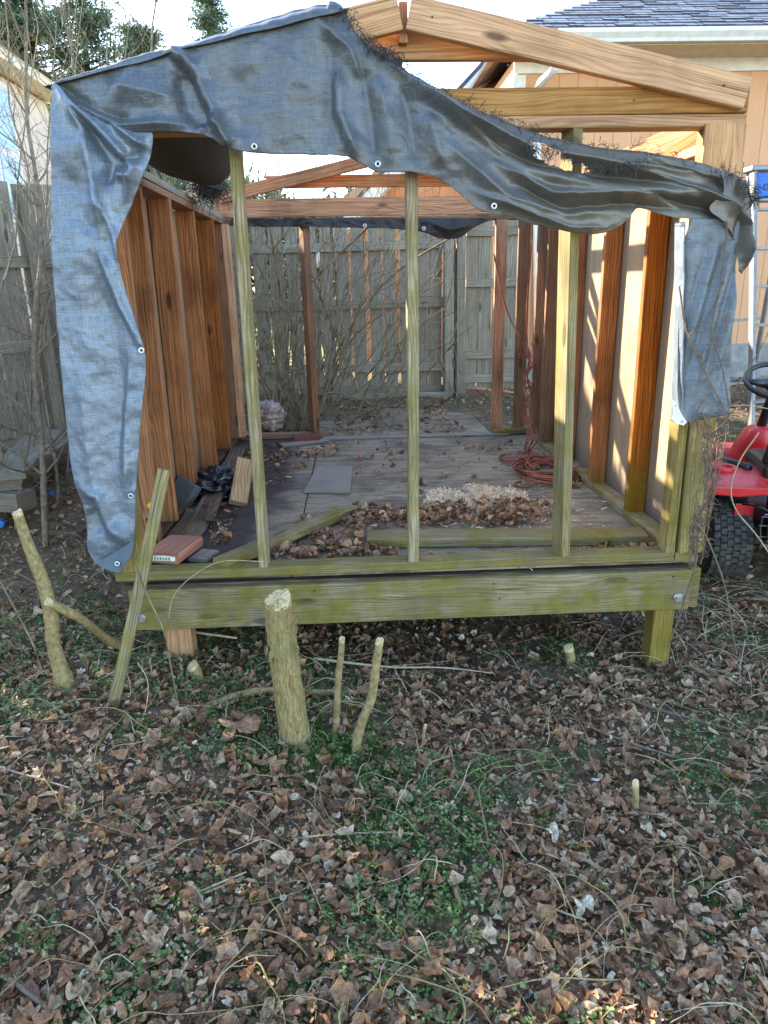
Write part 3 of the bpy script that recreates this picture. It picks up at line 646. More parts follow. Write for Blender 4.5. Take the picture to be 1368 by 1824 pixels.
# ------------------------------------------------ houses
def house_right():
    h = empty('house', (3.6, 8.5, 0), 'peach sided house with white gutter and grey shingle roof behind the shed', 'house')
    yw = 8.5
    b = MB(); b.box((6.35, yw+4, 1.9), (9.1, 8, 3.0)); b.build('wall', M['siding'], h)
    b = MB(); b.box((6.35, yw+4, .0), (9.16, 8.06, .82)); b.build('foundation', M['concrete'], h)
    # corner trim and frieze
    b = MB(); b.box((1.83, yw-.012, 1.80), (.13, .02, 2.84)); b.build('corner_trim', M['whitepaint'], h, bevel=.003)
    b = MB(); b.box((6.365, yw-.014, 3.30), (9.2, .024, .14)); b.build('frieze_board', M['whitepaint'], h)
    b = MB(); b.box((6.4, yw-.25, 3.365), (9.6, .52, .02)); b.build('soffit', M['cream'], h)
    # gutter, K profile
    pr = [(0, 0), (-.075, 0), (-.085, .03), (-.12, .075), (-.12, .11), (-.105, .11), (0, .11)]
    b = MB(); b.prism([(1.62, yw-.50+q[0], 3.355+q[1]) for q in pr], (9.6, 0, 0)); b.build('gutter', M['whitepaint'], h, bevel=.003)
    b = MB(); b.box((6.4, yw-.49, 3.42), (9.6, .02, .15)); b.build('fascia', M['cream'], h)
    # downspout elbow
    pts = smooth_line([at(988, 108, 1, 7.95), at(985, 125, 1, 8.0), at(968, 142, 1, 8.2), at(958, 158, 1, 8.42), at(957, 190, 1, 8.45), at(957, 330, 1, 8.45), at(957, 640, 1, 8.45)], 4)
    b = MB(); b.tube(pts, .042, 8); b.build('downspout', M['whitepaint'], h)
    # hipped roof: front slope
    e0, e1, ap, ap2 = Vector((1.56, yw-.56, 3.47)), Vector((11.2, yw-.56, 3.47)), Vector((5.6, yw+3.5, 5.45)), Vector((8.3, yw+3.5, 5.45))
    bk0, bk1 = Vector((1.56, yw+7.6, 3.47)), Vector((11.2, yw+7.6, 3.47))
    b = MB()
    def face(P):
        P = [Vector(p) for p in P]; ex = (P[1]-P[0]).normalized(); nn = ex.cross(P[2]-P[0]).normalized(); ey = nn.cross(ex)
        uv = [((p-P[0]).dot(ex), (p-P[0]).dot(ey)) for p in P]; D = nn*-.04
        b.add(P, [tuple(range(len(P)))], [uv])
        # rows of tabs stand proud as little steps
    face([e0, e1, ap2, ap]); face([bk0, e0, ap]); face([e1, bk1, ap2]); face([bk1, bk0, ap, ap2])
    b.build('roof', M['shingle'], h, solid=.03)
    # courses of shingles as real steps on the front slope
    sh = MB(); rs_ = random.Random(4); L = (ap-e0).length; sl_ = Vector((0, 4.06, 1.98)).normalized(); nn = Vector((0, -1.98, 4.06)).normalized(); k = 0
    while k*.14 < 3.6:
        o = e0+sl_*(k*.14); x = o.x+k*.14*4.04/4.52; x1 = 6.2
        while x < x1:
            w_ = rs_.uniform(.13, .34); hh = rs_.choice((.006, .010, .016)); p = Vector((x, o.y, o.z))+nn*.018
            a_, c_ = p+nn*hh, p+nn*hh+Vector((w_-.006, 0, 0))
            sh.add([a_, c_, c_+sl_*.15-nn*hh*.9, a_+sl_*.15-nn*hh*.9, p-nn*.004, p+Vector((w_-.006, 0, 0))-nn*.004], [(0, 1, 2, 3), (4, 5, 1, 0)], [[(x, k*.14), (x+w_, k*.14), (x+w_, k*.14+.14), (x, k*.14+.14)], [(x, 0), (x+w_, 0), (x+w_, .01), (x, .01)]])
            x += w_
        k += 1
    sh.build('shingle_course', M['shingle'], h)
    p = at(1265, 5, 1, 9.6); b = MB(); b.lathe([(.09, -.25), (.09, .06), (.13, .06), (.13, .12), (0, .14)], p, (0, 0, 1), 18); b.build('roof_vent', M['aluminium'], h, smooth=False)
    # lower gabled wing whose rake shows under the shed beams
    y = 10.2
    A, Bp = at(640, 356, 1, y), at(874, 103, 1, y); dr = (Bp-A).normalized()
    A2 = A-dr*1.2; B2 = Bp+dr*.35
    b = MB(); b.prism([(A.x-.2, y+.35, -.3), (A.x-.2, y+.35, A2.z+.9), (B2.x, y+.35, B2.z-.2), (3.0, y+.35, B2.z-.2), (3.0, y+.35, -.3)], (0, 3, 0)); b.build('wing_wall', M['siding'], h)
    nrm = Vector((-dr.z, 0, dr.x))
    b = MB(); b.prism([A2, B2, B2-nrm*.17, A2-nrm*.17], (0, .03, 0)); b.build('rake_board', M['whitepaint'], h)
    b = MB(); b.prism([A2-nrm*.16, B2-nrm*.16, B2-nrm*.18, A2-nrm*.18], (0, .36, 0)); b.build('wing_soffit', M['cream'], h)
    b = MB(); b.prism([A2+nrm*.05, B2+nrm*.05, B2+nrm*.004, A2+nrm*.004], (0, 3.4, 0)); b.build('wing_roof', M['shingle'], h)
house_right()
def house_left():
    x = -4.95; h = empty('house', (x-3, 12, 0), 'cream walled house with blue reflecting window beyond the left fence', 'house')
    b = MB(); b.box((x-4, 12.05, 2.0), (8, 3.3, 4.3)); b.build('wall', M['creamwall'], h)
    b = MB(); b.box((x-3.85, 12.0, 4.27), (8.4, 3.7, .16)); b.build('fascia', M['cream'], h, bevel=.01)
    b = MB(); b.prism([(x+.42, 10.1, 4.36), (x-8.6, 10.1, 4.36), (x-4.1, 10.1, 4.9)], (0, 3.8, 0)); b.build('roof', M['shingle'], h)
    for yc in (11.4,):
        w = MB(); w.box((x+.02, yc, 3.1), (.06, 1.5, 1.9)); fr_ = w.build('window', M['whitepaint'], h, bevel=.006)
        for k in (-.36, .36):
            g = MB(); g.box((x+.055, yc+k, 3.55), (.012, .62, .80)); g.box((x+.055, yc+k, 2.66), (.012, .62, .80)); o = g.build('pane', M['glass']); o.parent = fr_
house_left()

# ------------------------------------------------ fences
def fence(name, P, Q, ztop, h, label, hpost=None, seed=1, rails=(.25, 1.0, 1.62), gapw=.009, posts=True, inner=1):
    rr = random.Random(seed); P = Vector(P); Q = Vector(Q); d = (Q-P); L = d.length; d.normalize(); nrm = Vector((d.y, -d.x, 0))*inner
    f = empty(name, tuple((P+Q)/2), label, 'fence'); pk = MB(); x = 0; k = 0
    random.seed(seed*31)
    while x < L-.05:
        w = rr.uniform(.128, .145); c = P+d*(x+w/2); zt = ztop+rr.uniform(-.012, .012); zb = ztop-h+rr.uniform(-.02, .03); tl = rr.uniform(-.008, .008)
        pk.board((c.x, c.y, zb), (c.x+d.x*tl, c.y+d.y*tl, zt), w, .016, d, bow=.003, ch=.002); x += w+gapw*rr.uniform(.3, 2.2); k += 1
    pk.build('pickets', M['fence'], f)
    for rz in rails:
        z = ztop-h+rz; q = nrm*.03; b = MB(); b.board((P.x+q.x, P.y+q.y, z), (Q.x+q.x, Q.y+q.y, z+rr.uniform(-.01, .01)), .089, .036, Z_, bow=.004); b.build('rail', M['fence'], f)
    if posts:
        n = max(1, round(L/2.4))
        for i in range(n+1):
            c = P+d*(L*i/n)+nrm*.095; b = MB(); b.board((c.x, c.y, ztop-h-.1), (c.x, c.y, ztop-.06), .089, .089, X_, ch=.006); b.build('post', M['fence'], f)
    return f
LF0, LF1 = Vector((-7.64, -1.4, 0)), Vector((-1.25, 8.0, 0))  # near end lengthened out of view to keep the foreground in shade
fence('wooden_fence', LF0, LF1, 1.96, 2.2, 'tall grey picket fence left of the shed behind the bare saplings', seed=3)
fence('wooden_fence', (-1.2, 8.0, 0), (1.02, 7.95, 0), 1.80, 1.86, 'weathered picket fence with sunlit gaps directly behind the shed', seed=5, rails=(.12, .36, 1.02, 1.6), gapw=.022)
fence('fence_gate', (1.20, 7.95, 0), (1.80, 7.97, 0), 1.80, 1.74, 'narrow grey gate panel between fence post and house corner', seed=8, rails=(.10, .36, 1.1, 1.6), posts=False, gapw=.014)
for q, lab in ((1.01, 'taller pale timber gate post left of the gate panel'), (1.14, 'second timber gate post touching the gate panel')):
    b = MB(); b.board((q, 7.86, -.1), (q, 7.86, 1.9), .09, .09, X_, ch=.005); o = b.build('gate_post', M['fence']); tag(o, lab, 'post', 'gate posts behind the shed')

# ------------------------------------------------ loose timber and things on the floor
def loose(name, lab, cat, p0, p1, w, t, side, mat, group=None, **k):
    b = MB(); b.board(p0, p1, w, t, side, **k); return tag(b.build(name, M[mat]), lab, cat, group)
p0, p1 = at(392, 1002, 2, .05), at(628, 906, 2, .03)
loose('loose_board', 'mossy board lying diagonally on the floor behind the left front stud', 'board', (p0.x, p0.y, .045), (p1.x, p1.y, .030), .085, .040, (-.5, 1, 0), 'green', 'loose boards on the floor')
p0, p1 = at(655, 957, 2, .04), at(1150, 950, 2, .04)
loose('loose_board', 'long green mossy board lying across the floor near the front', 'board', (p0.x, p0.y+.02, .024), (p1.x, p1.y+.02, .024), .135, .044, (0, 1, 0), 'green', 'loose boards on the floor')
P = [at(566, 830, 2, .012), at(628, 832, 2, .012), at(624, 877, 2, .012), at(541, 876, 2, .012)]
b = MB(); b.prism([Vector((p.x, p.y, .004)) for p in P], (0, 0, .014)); tag(b.build('plywood_scrap', M['oldwood'], bevel=.001), 'small square grey plywood offcut lying flat on the floor', 'plywood')
p0, p1 = at(500, 792, 2, .02), at(610, 783, 2, .02)
loose('flat_plank', 'thin grey plank beside the perforated brick at the back', 'board', (p0.x, p0.y, .012), (at(582, 790, 2, 0).x, p0.y+.15, .012), .10, .018, (0, 1, 0), 'oldwood')
p0 = at(575, 781, 2, .01); p1 = at(985, 781, 2, .01)
loose('floor_strip', 'long thin grey batten across the floor at the back doorway', 'board', (p0.x, YB-.12, .008), (1.2, YB-.14, .008), .09, .014, (0, 1, 0), 'oldwood')
# ramp of plywood beyond the doorway
b = MB(); b.box((.38, 6.66, -.045), (1.45, 1.72, .02)); tag(b.build('plywood_ramp', M['ply'], bevel=.002), 'plywood sheet on the ground outside the back doorway under leaves', 'plywood')
loose('edge_board', 'pale board on edge at the foot of the back fence', 'board', (-.25, 7.72, .0), (1.0, 7.75, .0), .10, .04, Z_, 'fence')
# brick with holes
p = at(547, 781, 2, .03); b = MB(); br = empty('brick', (p.x, p.y, 0), 'dark red perforated brick lying near the back left stud', 'brick', rz=.1)
b.box((p.x, p.y, .025), (.20, .09, .05), rz=.1); b.build('brick_body', M['brick'], br, bevel=.003)
for k in (-.055, 0, .055): b = MB(); b.lathe([(.0, .0512), (.017, .0512), (.017, .045)], (p.x+k, p.y+k*.1, 0), (0, 0, 1), 12); b.build('hole', M['black'], br)
# red block with torn label
p0, p1 = at(303, 1000, 2, .06), at(345, 968, 2, .06)
c = at(303, 992, 2, .05); c = Vector((c.x, c.y+.05, 0)); ang = math.radians(-14)
rb = empty('wood_block', (c.x, c.y, .04), 'reddish sawn wood block with a torn paper label on its end', 'block')
b = MB(); dv = Vector((math.sin(-ang), math.cos(ang), 0)); b.board(c-dv*.10+Vector((0, 0, .063)), c+dv*.13+Vector((0, 0, .063)), .165, .046, (math.cos(ang), math.sin(ang), 0), ch=.006)
b.build('block_body', M['cedar'], rb)
sx = Vector((math.cos(ang), math.sin(ang), 0)); e_ = c-dv*.1015+Vector((0, 0, .063))
b = MB(); b.prism([e_-sx*.075+Vector((0, 0, -.012)), e_+sx*.062+Vector((0, 0, -.010)), e_+sx*.066+Vector((0, 0, .009)), e_+sx*.02+Vector((0, 0, .013)), e_-sx*.03+Vector((0, 0, .010)), e_-sx*.072+Vector((0, 0, .015))], dv*-.0008); lab_ = b.build('label', M['paper'], rb)
b = MB()
for k in range(7): b.prism([e_-sx*(.045-.013*k)+Vector((0, 0, -.008))-dv*.0012, e_-sx*(.037-.013*k)+Vector((0, 0, -.008))-dv*.0012, e_-sx*(.037-.013*k)+Vector((0, 0, .006))-dv*.0012, e_-sx*(.045-.013*k)+Vector((0, 0, .006))-dv*.0012], dv*-.0005)
b.build('print', M['labelgreen'], rb)
b = MB(); b.board(c+sx*.10+dv*.02+Vector((0, 0, .012)), c+sx*.11+dv*.14+Vector((0, 0, .012)), .09, .018, sx); tag(b.build('thin_offcut', M['oldwood']), 'thin dark wood offcut tucked beside the reddish block', 'offcut')
# grey hard case
p = at(330, 893, 2, .03); cs = empty('hard_case', (p.x, p.y, .03), 'small grey plastic case leaning against the left wall studs', 'case')
cp = at(328, 876, 1, p.y+.03)
b = MB(); b.box(cp, (.135, .16, .055), rz=.55, ry=-.9, rx=.45); b.build('case_shell', M['grayplastic'], cs, bevel=.012)
R3 = Matrix.Rotation(.55, 3, 'Z') @ Matrix.Rotation(-.9, 3, 'Y') @ Matrix.Rotation(.45, 3, 'X')
b = MB(); b.box(cp+R3 @ Vector((-.069, 0, 0)), (.006, .04, .03), rz=.55, ry=-.9, rx=.45); b.build('latch', M['black'], cs, bevel=.001)
# pale offcut leaning
p0, p1 = at(424, 897, 2, .02), at(436, 822, 1, at(436, 890, 2, 0).y+.10)
loose('wood_offcut', 'pale short wood offcut propped against a black plastic bag', 'offcut', (p0.x, p0.y, .02), (p1.x, p1.y+.02, p1.z), .10, .038, (1, .45, -.15), 'endwood', ch=.004)
# rotten boards along the left wall
for i, (q0, q1, w, lab) in enumerate((((335, 962), (425, 800), .10, 'split dark rotten board along the left wall'), ((300, 985), (345, 905), .07, 'short rotten board behind the reddish block'), ((372, 930), (402, 862), .045, 'narrow split rotten strip in the middle of the left side'))):
    a_, c_ = at(*q0, 2, .03), at(*q1, 2, .03); loose('rotten_board', lab, 'board', (a_.x, a_.y, .03+.012*i), (c_.x, c_.y, .025), w, .03, (1, .2, 0), 'rotten', 'rotten boards by the left wall', waney=.12, bow=.006)
# crumpled black bag, brown carrier bag
def crumple(name, c, r, mat, lab, cat, seed, k=.35, n=40):
    b = MB(); vs = []
    for i in range(n):
        for j in range(n):
            th, ph = i/(n-1)*math.pi, j/n*2*math.pi; d = Vector((math.sin(th)*math.cos(ph), math.sin(th)*math.sin(ph), math.cos(th)))
            q = d*2.2+Vector((seed, 0, 0)); m_ = 1+k*(abs(mnoise.noise(q*1.3))*-1.6+mnoise.noise(q*2.7)*.6+abs(mnoise.noise(q*4.5))*-.9+.4)
            vs.append(Vector(c)+Vector((d.x*r[0], d.y*r[1], d.z*r[2]))*m_)
    b.add(vs, [(i*n+j, i*n+(j+1) % n, (i+1)*n+(j+1) % n, (i+1)*n+j) for i in range(n-1) for j in range(n)])
    return tag(b.build(name, mat, smooth=True), lab, cat)
p = at(385, 870, 2, .04); crumple('plastic_bag', (p.x+.02, p.y, .07), (.17, .15, .09), M['blackbag'], 'crumpled black plastic bag on the floor by the left studs', 'bag', 3, .5)
m = NT('hazy_brown_polythene'); pos = m.n('NewGeometry').outputs['Position']; m.fin(m.ramp(m.noise(pos, 14., 5, .7), [(.35, (.16, .09, .06)), (.7, (.50, .42, .38))]), .25, .6); M['bag'] = m.mat
p = at(478, 745, 1, 6.0); crumple('plastic_bag', (p.x, 6.05, p.z), (.13, .12, .14), M['bag'], 'bulging brownish clear plastic bag behind the left front stud', 'bag', 9, .3)
p = at(276, 938, 1, 3.2); yt = empty('ball_valve', (p.x, p.y, .1), 'small black fitting with a yellow cap behind the leaning stake', 'fitting')
b = MB(); b.lathe([(0, .0), (.03, .0), (.03, .12), (.018, .13), (.018, .16), (0, .16)], (p.x-.01, p.y, .04), (0, 0, 1), 14); b.build('fitting_body', M['black'], yt)
b = MB(); b.lathe([(0, .0), (.028, .004), (.032, .02), (.022, .035), (0, .038)], (p.x, p.y, .20), (.3, -.2, 1), 14); b.build('cap', M['yellow'], yt, smooth=True)
# extension cord
def coil(cx, cy, z, rx, ry, n, seed, jit=.22):
    rr = random.Random(seed); pts = []
    for i in range(n*14):
        th = i/14*2*math.pi; kx = 1+rr.uniform(-jit, jit)*.4+.3*math.sin(i*.21+seed); ky = 1+.3*math.cos(i*.17+seed)
        pts.append(Vector((cx+rx*kx*math.cos(th)+.02*math.sin(i*.5), cy+ry*ky*math.sin(th), z+.012+.0035*(i/14)+rr.uniform(0, .012))))
    return pts
ec = MB(); cc = at(975, 842, 2, .02)
main = coil(cc.x, cc.y+.05, .0, .15, .24, 11, 2)
ec.tube(smooth_line(main, 3), .0052, 6)
hang = [at(941, 612, 1, 5.05), at(948, 640, 1, 5.0), at(938, 672, 1, 5.02), at(944, 700, 1, 4.98), at(936, 735, 1, 5.0), at(948, 770, 1, 4.95), at(940, 800, 1, 4.9)]
for k in range(5):
    hh = [q+Vector((random.gauss(0, .02), random.gauss(0, .03), random.gauss(0, .01))) for q in hang]
    hh.append(Vector((cc.x-.1+.04*k, 4.75, .03))); hh.append(Vector((cc.x-.05, 4.4, .02))); ec.tube(smooth_line(hh, 6), .0052, 6)
ec.tube(smooth_line([at(880, 452, 1, 5.3), at(893, 520, 1, 5.25), at(912, 575, 1, 5.2), at(932, 612, 1, 5.1), at(941, 640, 1, 5.05)], 6), .006, 6)
ec.tube(smooth_line([at(941, 640, 1, 5.05), at(938, 560, 1, 5.15), at(946, 450, 1, 5.2), at(949, 390, 1, 5.25)], 5), .0052, 6)
ec.tube(smooth_line(coil(cc.x-.12, cc.y+.42, 0, .08, .12, 3, 5), 3), .0052, 6)
ec.tube(smooth_line([(cc.x-.16, cc.y-.1, .01), (cc.x-.25, cc.y-.2, .01), (cc.x-.20, cc.y-.28, .01), (cc.x-.12, cc.y-.2, .012), (cc.x-.02, cc.y-.15, .02)], 6), .0055, 6)
tag(ec.build('extension_cord', M['cord'], smooth=True), 'faded orange extension cord hanging and coiled by the right wall', 'cord')
a_ = at(878, 776, 2, .0); c_ = at(934, 763, 2, .0)
loose('short_block', 'short mossy offcut at the back right door jamb', 'block', (a_.x, 5.60, .02), (c_.x, 5.64, .03), .06, .04, (0, 1, 0), 'green')

# ------------------------------------------------ leaves and plants
def leaf_templates(k, seed):
    r = np.random.default_rng(seed); T = []
    for _ in range(k):
        n = 11; th = np.linspace(0, 2*np.pi, n, endpoint=False); kind = r.integers(0, 4)
        if kind == 0: rad = .62+.38*np.abs(np.cos(2.5*th))**.7          # lobed
        elif kind == 1: rad = 1/(np.sqrt((np.cos(th))**2+(np.sin(th)/.52)**2))
        elif kind == 3: rad = 1/(np.sqrt((np.cos(th))**2+(np.sin(th)/.3)**2))
        else: rad = .75+.2*np.cos(th)+.12*np.sin(3*th+r.uniform(0, 6))
        rad = rad*(1+r.uniform(-.22, .2, n)); x = rad*np.cos(th); y = rad*np.sin(th)
        x2 = np.concatenate([[0], x*.5, x]); y2 = np.concatenate([[0], y*.5, y])
        cx, cy, cxy = r.uniform(-1.1, 1.5), r.uniform(-1.0, 1.6), r.uniform(-1., 1.)
        z = .45*cx*x2**2+.45*cy*y2**2+.5*cxy*x2*y2+.30*np.abs(y2)*r.uniform(-.4, 1)+r.uniform(-.26, .26, 2*n+1)*(x2**2+y2**2)
        if r.random() < .5:        # rolled up leaf
            ang = y2*r.uniform(1.2, 2.4); y2 = np.sin(ang)/1.8; z = z*.4+(1-np.cos(ang))/1.8
        F_ = [(0, 1+i, 1+(i+1) % n) for i in range(n)]
        for i in range(n): j = (i+1) % n; F_ += [(1+i, 1+n+i, 1+n+j), (1+i, 1+n+j, 1+j)]
        T.append((np.stack([x2, y2, z], 1), np.array(F_)))
    return T
def scatter(name, mat, pts, sizes, tones, templates, tilt, lab=None, cat=None, seed=0, smooth=False, lift=.0):
    r = np.random.default_rng(seed); Vs, Fs, Ts = [], [], []; off = 0
    for p, s_, tn in zip(pts, sizes, tones):
        V, F_ = templates[r.integers(0, len(templates))]
        a_ = r.uniform(0, 6.283); t1 = r.normal(0, tilt); t2 = r.normal(0, tilt)
        ca, sa, c1, s1, c2, s2 = math.cos(a_), math.sin(a_), math.cos(t1), math.sin(t1), math.cos(t2), math.sin(t2)
        R_ = np.array([[ca, -sa, 0], [sa, ca, 0], [0, 0, 1]]) @ np.array([[1, 0, 0], [0, c1, -s1], [0, s1, c1]]) @ np.array([[c2, 0, s2], [0, 1, 0], [-s2, 0, c2]])
        Vs.append((V*s_) @ R_.T+np.asarray(p)); Fs.append(F_+off); off += len(V); Ts.append(np.full(len(V), tn))
    o = fast_mesh(name, np.concatenate(Vs), np.concatenate(Fs), mat, np.concatenate(Ts), smooth); C.objects.link(o)
    return tag(o, lab, cat, kind='stuff')
LT = leaf_templates(40, 5)
def under_shed(x, y): return XL-.05 < x < XR+.05 and Y0+.3 < y < YB
def patch_n(x, y, s_=1.0): return mnoise.noise(Vector((x*s_*1.7, y*s_*1.7, 4.2)))+.5*mnoise.noise(Vector((x*s_*4.3, y*s_*4.3, 9.2)))
def ground_pts(n, xr, yr, seed, dens=None):
    r = random.Random(seed); out = []
    while len(out) < n:
        y = yr[0]+(yr[1]-yr[0])*r.random(); hw = xr[0]+xr[1]*y; x = r.uniform(-hw, hw)
        if under_shed(x, y) and y > Y0+1.6: continue
        if dens and r.random() > dens(x, y): continue
        out.append((x, y))
    return out
def lz(r): return r.uniform(.002, .03)
rr = random.Random(21)
P = ground_pts(28000, (.35, .62), (.7, 3.4), 1, lambda x, y: .4 if patch_n(x+3, y) > .15 else 1) + ground_pts(14000, (.35, .62), (3.4, 8.6), 2)
tn = lambda: min(1, max(0, rr.betavariate(1.25, 1.5)*.92+rr.choice((0, 0, 0, .0, .3))*rr.random()))
sz = [max(.006, min(.034, rr.lognormvariate(math.log(.0132), .48))) for _ in P]
TN = [tn() for _ in P]; TN = [t*.8 if s_ > .024 and t > .75 else t for t, s_ in zip(TN, sz)]
scatter('leaf_litter', M['leaf'], [(x, y, G(x, y)+lz(rr)+s_*.25) for (x, y), s_ in zip(P, sz)], sz, TN, LT, .42, 'thick litter of curled brown dead leaves on the ground', 'leaf litter', 3)
FT = leaf_templates(14, 77)
P = ground_pts(36000, (.35, .62), (.7, 4.2), 41)
scatter('leaf_crumbs', M['leaf'], [(x, y, G(x, y)+rr.uniform(.008, .034)) for x, y in P], [rr.uniform(.003, .0085) for _ in P], [min(1, rr.random()*1.05) for _ in P], [(V[:12], F_[:11]) for V, F_ in FT], .6, 'small broken crumbs of dead leaf between the bigger leaves', 'leaf litter', 43)
# leaves blown onto the shed floor, the ramp and the rotting corner
FL = []
def floor_patch(poly, n, z=.004, hh=.0):
    q = [at(x, y, 2, 0) for x, y in poly]; xs = [p.x for p in q]; ys = [p.y for p in q]; k = 0; cx, cy = sum(xs)/len(xs), sum(ys)/len(ys)
    while k < n:
        x, y = rr.uniform(min(xs), max(xs)), rr.uniform(min(ys), max(ys))
        if inpoly(x, y, [(p.x, p.y) for p in q]) and rr.random() < .55+.9*patch_n(x, y, 2): 
            g = math.exp(-((x-cx)/(max(xs)-min(xs))*2.2)**2-((y-cy)/(max(ys)-min(ys))*2.2)**2); FL.append((x, y, z+rr.random()*hh*g)); k += 1
floor_patch([(520, 925), (640, 905), (740, 912), (930, 912), (950, 938), (650, 945), (640, 990), (480, 1000), (440, 1005), (540, 960)], 1000, hh=.05)
floor_patch([(560, 960), (700, 985), (730, 1000), (500, 1003)], 250, hh=.03)
floor_patch([(730, 1000), (1180, 985), (1170, 960), (980, 985), (740, 990)], 110)
floor_patch([(585, 775), (600, 716), (780, 712), (840, 770)], 650, z=-.03, hh=.02)
floor_patch([(440, 792), (640, 790), (560, 830), (430, 900), (395, 985), (370, 960)], 330)
floor_patch([(620, 860), (650, 790), (1000, 790), (930, 880), (700, 890)], 150)
floor_patch([(320, 945), (380, 880), (440, 800), (470, 800), (400, 960)], 170, hh=.03)
floor_patch([(740, 915), (780, 908), (940, 905), (1000, 910), (960, 938), (760, 938)], 300, z=.03, hh=.05)
floor_patch([(940, 820), (1030, 815), (1035, 870), (925, 865)], 160, z=.01)
sz = [max(.009, min(.034, rr.lognormvariate(math.log(.018), .35))) for _ in FL]
scatter('floor_leaves', M['leaf'], [(x, y, z+s_*.2) for (x, y, z), s_ in zip(FL, sz)], sz, [min(1, tn()*.85) for _ in FL], LT, .4, 'dead leaves blown over the shed floor', 'leaf litter', 6)
# heap of wood shavings / torn fibre
hs_ = []; q = [at(x, y, 2, 0) for x, y in ((752, 908), (770, 884), (850, 872), (930, 880), (940, 900), (930, 914), (800, 914))]
ST = []
r_ = np.random.default_rng(8)
for _ in range(8):
    n = 5; t = np.linspace(-1, 1, n); w = .12; zc = .3*r_.uniform(-1, 1)*t**2
    V = np.concatenate([np.stack([t, -w+0*t, zc], 1), np.stack([t, w+0*t, zc+r_.uniform(-.2, .2)*t], 1)]); F_ = []
    for i in range(n-1): F_ += [(i, i+1, n+i+1), (i, n+i+1, n+i)]
    ST.append((V, np.array(F_)))
vs = [(p.x, p.y) for p in q]; k = 0
while k < 5200:
    x, y = rr.uniform(min(a for a, _ in vs), max(a for a, _ in vs)), rr.uniform(min(b for _, b in vs), max(b for _, b in vs))
    if inpoly(x, y, vs) and patch_n(x, y, 3) > -.25: hs_.append((x, y, .004+rr.random()*.04)); k += 1
hs_ += [(rr.gauss(.72, .30), rr.gauss(3.62, .22), .006) for _ in range(420)]
me_ = scatter('wood_shavings', M['shaving'], hs_, [rr.uniform(.004, .022) for _ in hs_], [.5]*len(hs_), ST, .8, 'heap of pale wood shavings and shredded fibre on the floor', 'wood shavings', 9)
# weeds: small rounded leaflets in rosettes
def weed_templates(seed, k=6, n=7, w=.75):
    r = np.random.default_rng(seed); T = []
    for _ in range(k):
        V = []; F_ = []
        for a_ in range(r.integers(3, 6)):
            th = r.uniform(0, 6.28); d = np.array([math.cos(th), math.sin(th)]); L = r.uniform(.5, 1.2); h = r.uniform(.3, 1.1); rd = r.uniform(.30, .5)
            c = d*L; b0 = len(V); V.append((c[0], c[1], h))
            for i in range(6): t = i/6*6.283; V.append((c[0]+rd*math.cos(t), c[1]+rd*w*math.sin(t), h+r.uniform(-.12, .12)))
            F_ += [(b0, b0+1+i, b0+1+(i+1) % 6) for i in range(6)]
            b0 = len(V); V += [(0, 0, 0), (.05, .05, 0), (c[0], c[1], h)]; F_.append((b0, b0+1, b0+2))
        T.append((np.array(V), np.array(F_)))
    return T
def gdens(x, y):
    v = patch_n(x+3, y)+.02-.22*sstep(.1, .9, x)
    if -.5 < x < .9 and y < 1.7: v += .1
    if y > 3.2: v -= .25
    if y > 3.0 and -.5 < x < 1.3: v -= .5
    if x < -.2 and 2.2 < y < 3.4: v += .35
    if y < 1.75: v += .12
    if x > 1.4 and 2.6 < y < 3.6: v += .3
    return 1 if v > .20 else (.28 if v > .0 else .05)
P = ground_pts(12500, (.35, .62), (.75, 4.6), 12, gdens)
scatter('low_weeds', M['weed'], [(x, y, G(x, y)+.012+rr.random()*.022) for x, y in P], [rr.uniform(.005, .017) for _ in P], [rr.random() for _ in P], weed_templates(4, 14), .3, 'small green chickweed and clover patches among the leaves', 'weeds', 5)
def blade_templates(seed, tall):
    r = np.random.default_rng(seed); T = []
    for _ in range(7):
        V = []; F_ = []
        for a_ in range(9):
            th = r.uniform(0, 6.28); d = np.array([math.cos(th), math.sin(th), 0]); s_ = np.array([-d[1], d[0], 0])*.035; o = r.uniform(-.35, .35, 3)*[1, 1, 0]; L = r.uniform(.6, 1.1)*tall; lean = r.uniform(.2, .9)
            b0 = len(V)
            for t in (0, .4, .75, 1): c = o+d*lean*t*t*L+np.array([0, 0, L*t*(1-.25*t*lean)]); V += [c-s_*(1-t*.95), c+s_*(1-t*.95)]
            for i in range(3): q_ = b0+2*i; F_ += [(q_, q_+1, q_+3), (q_, q_+3, q_+2)]
        T.append((np.array(V), np.array(F_)))
    return T
def sd_(x, y):
    v = patch_n(x-5, y+2)
    sc = at(525, 1345, 2, -.5)
    if (x-sc.x)**2+(y-sc.y)**2 < .05: return 1
    if y < 1.6 and -.75 < x < -.05: v += .35
    return 1 if v > .42 else .05
P = ground_pts(5200, (.35, .62), (.75, 3.6), 14, sd_)
scatter('grass_tufts', M['grass'], [(x, y, G(x, y)) for x, y in P], [rr.uniform(.018, .038) for _ in P], [rr.random() for _ in P], blade_templates(3, 1.3), .15, 'short green grass tufts among the dead leaves', 'grass', 15)
sc = at(530, 1350, 2, -.5); P = [(sc.x+rr.gauss(.02, .075), sc.y+rr.gauss(-.01, .06)) for _ in range(130)]
scatter('grass_tufts', M['grass'], [(x, y, G(x, y)) for x, y in P], [rr.uniform(.03, .06) for _ in P], [rr.uniform(.5, 1) for _ in P], blade_templates(6, 1.2), .15, 'bright green grass growing round the base of the big stump', 'grass', 16)
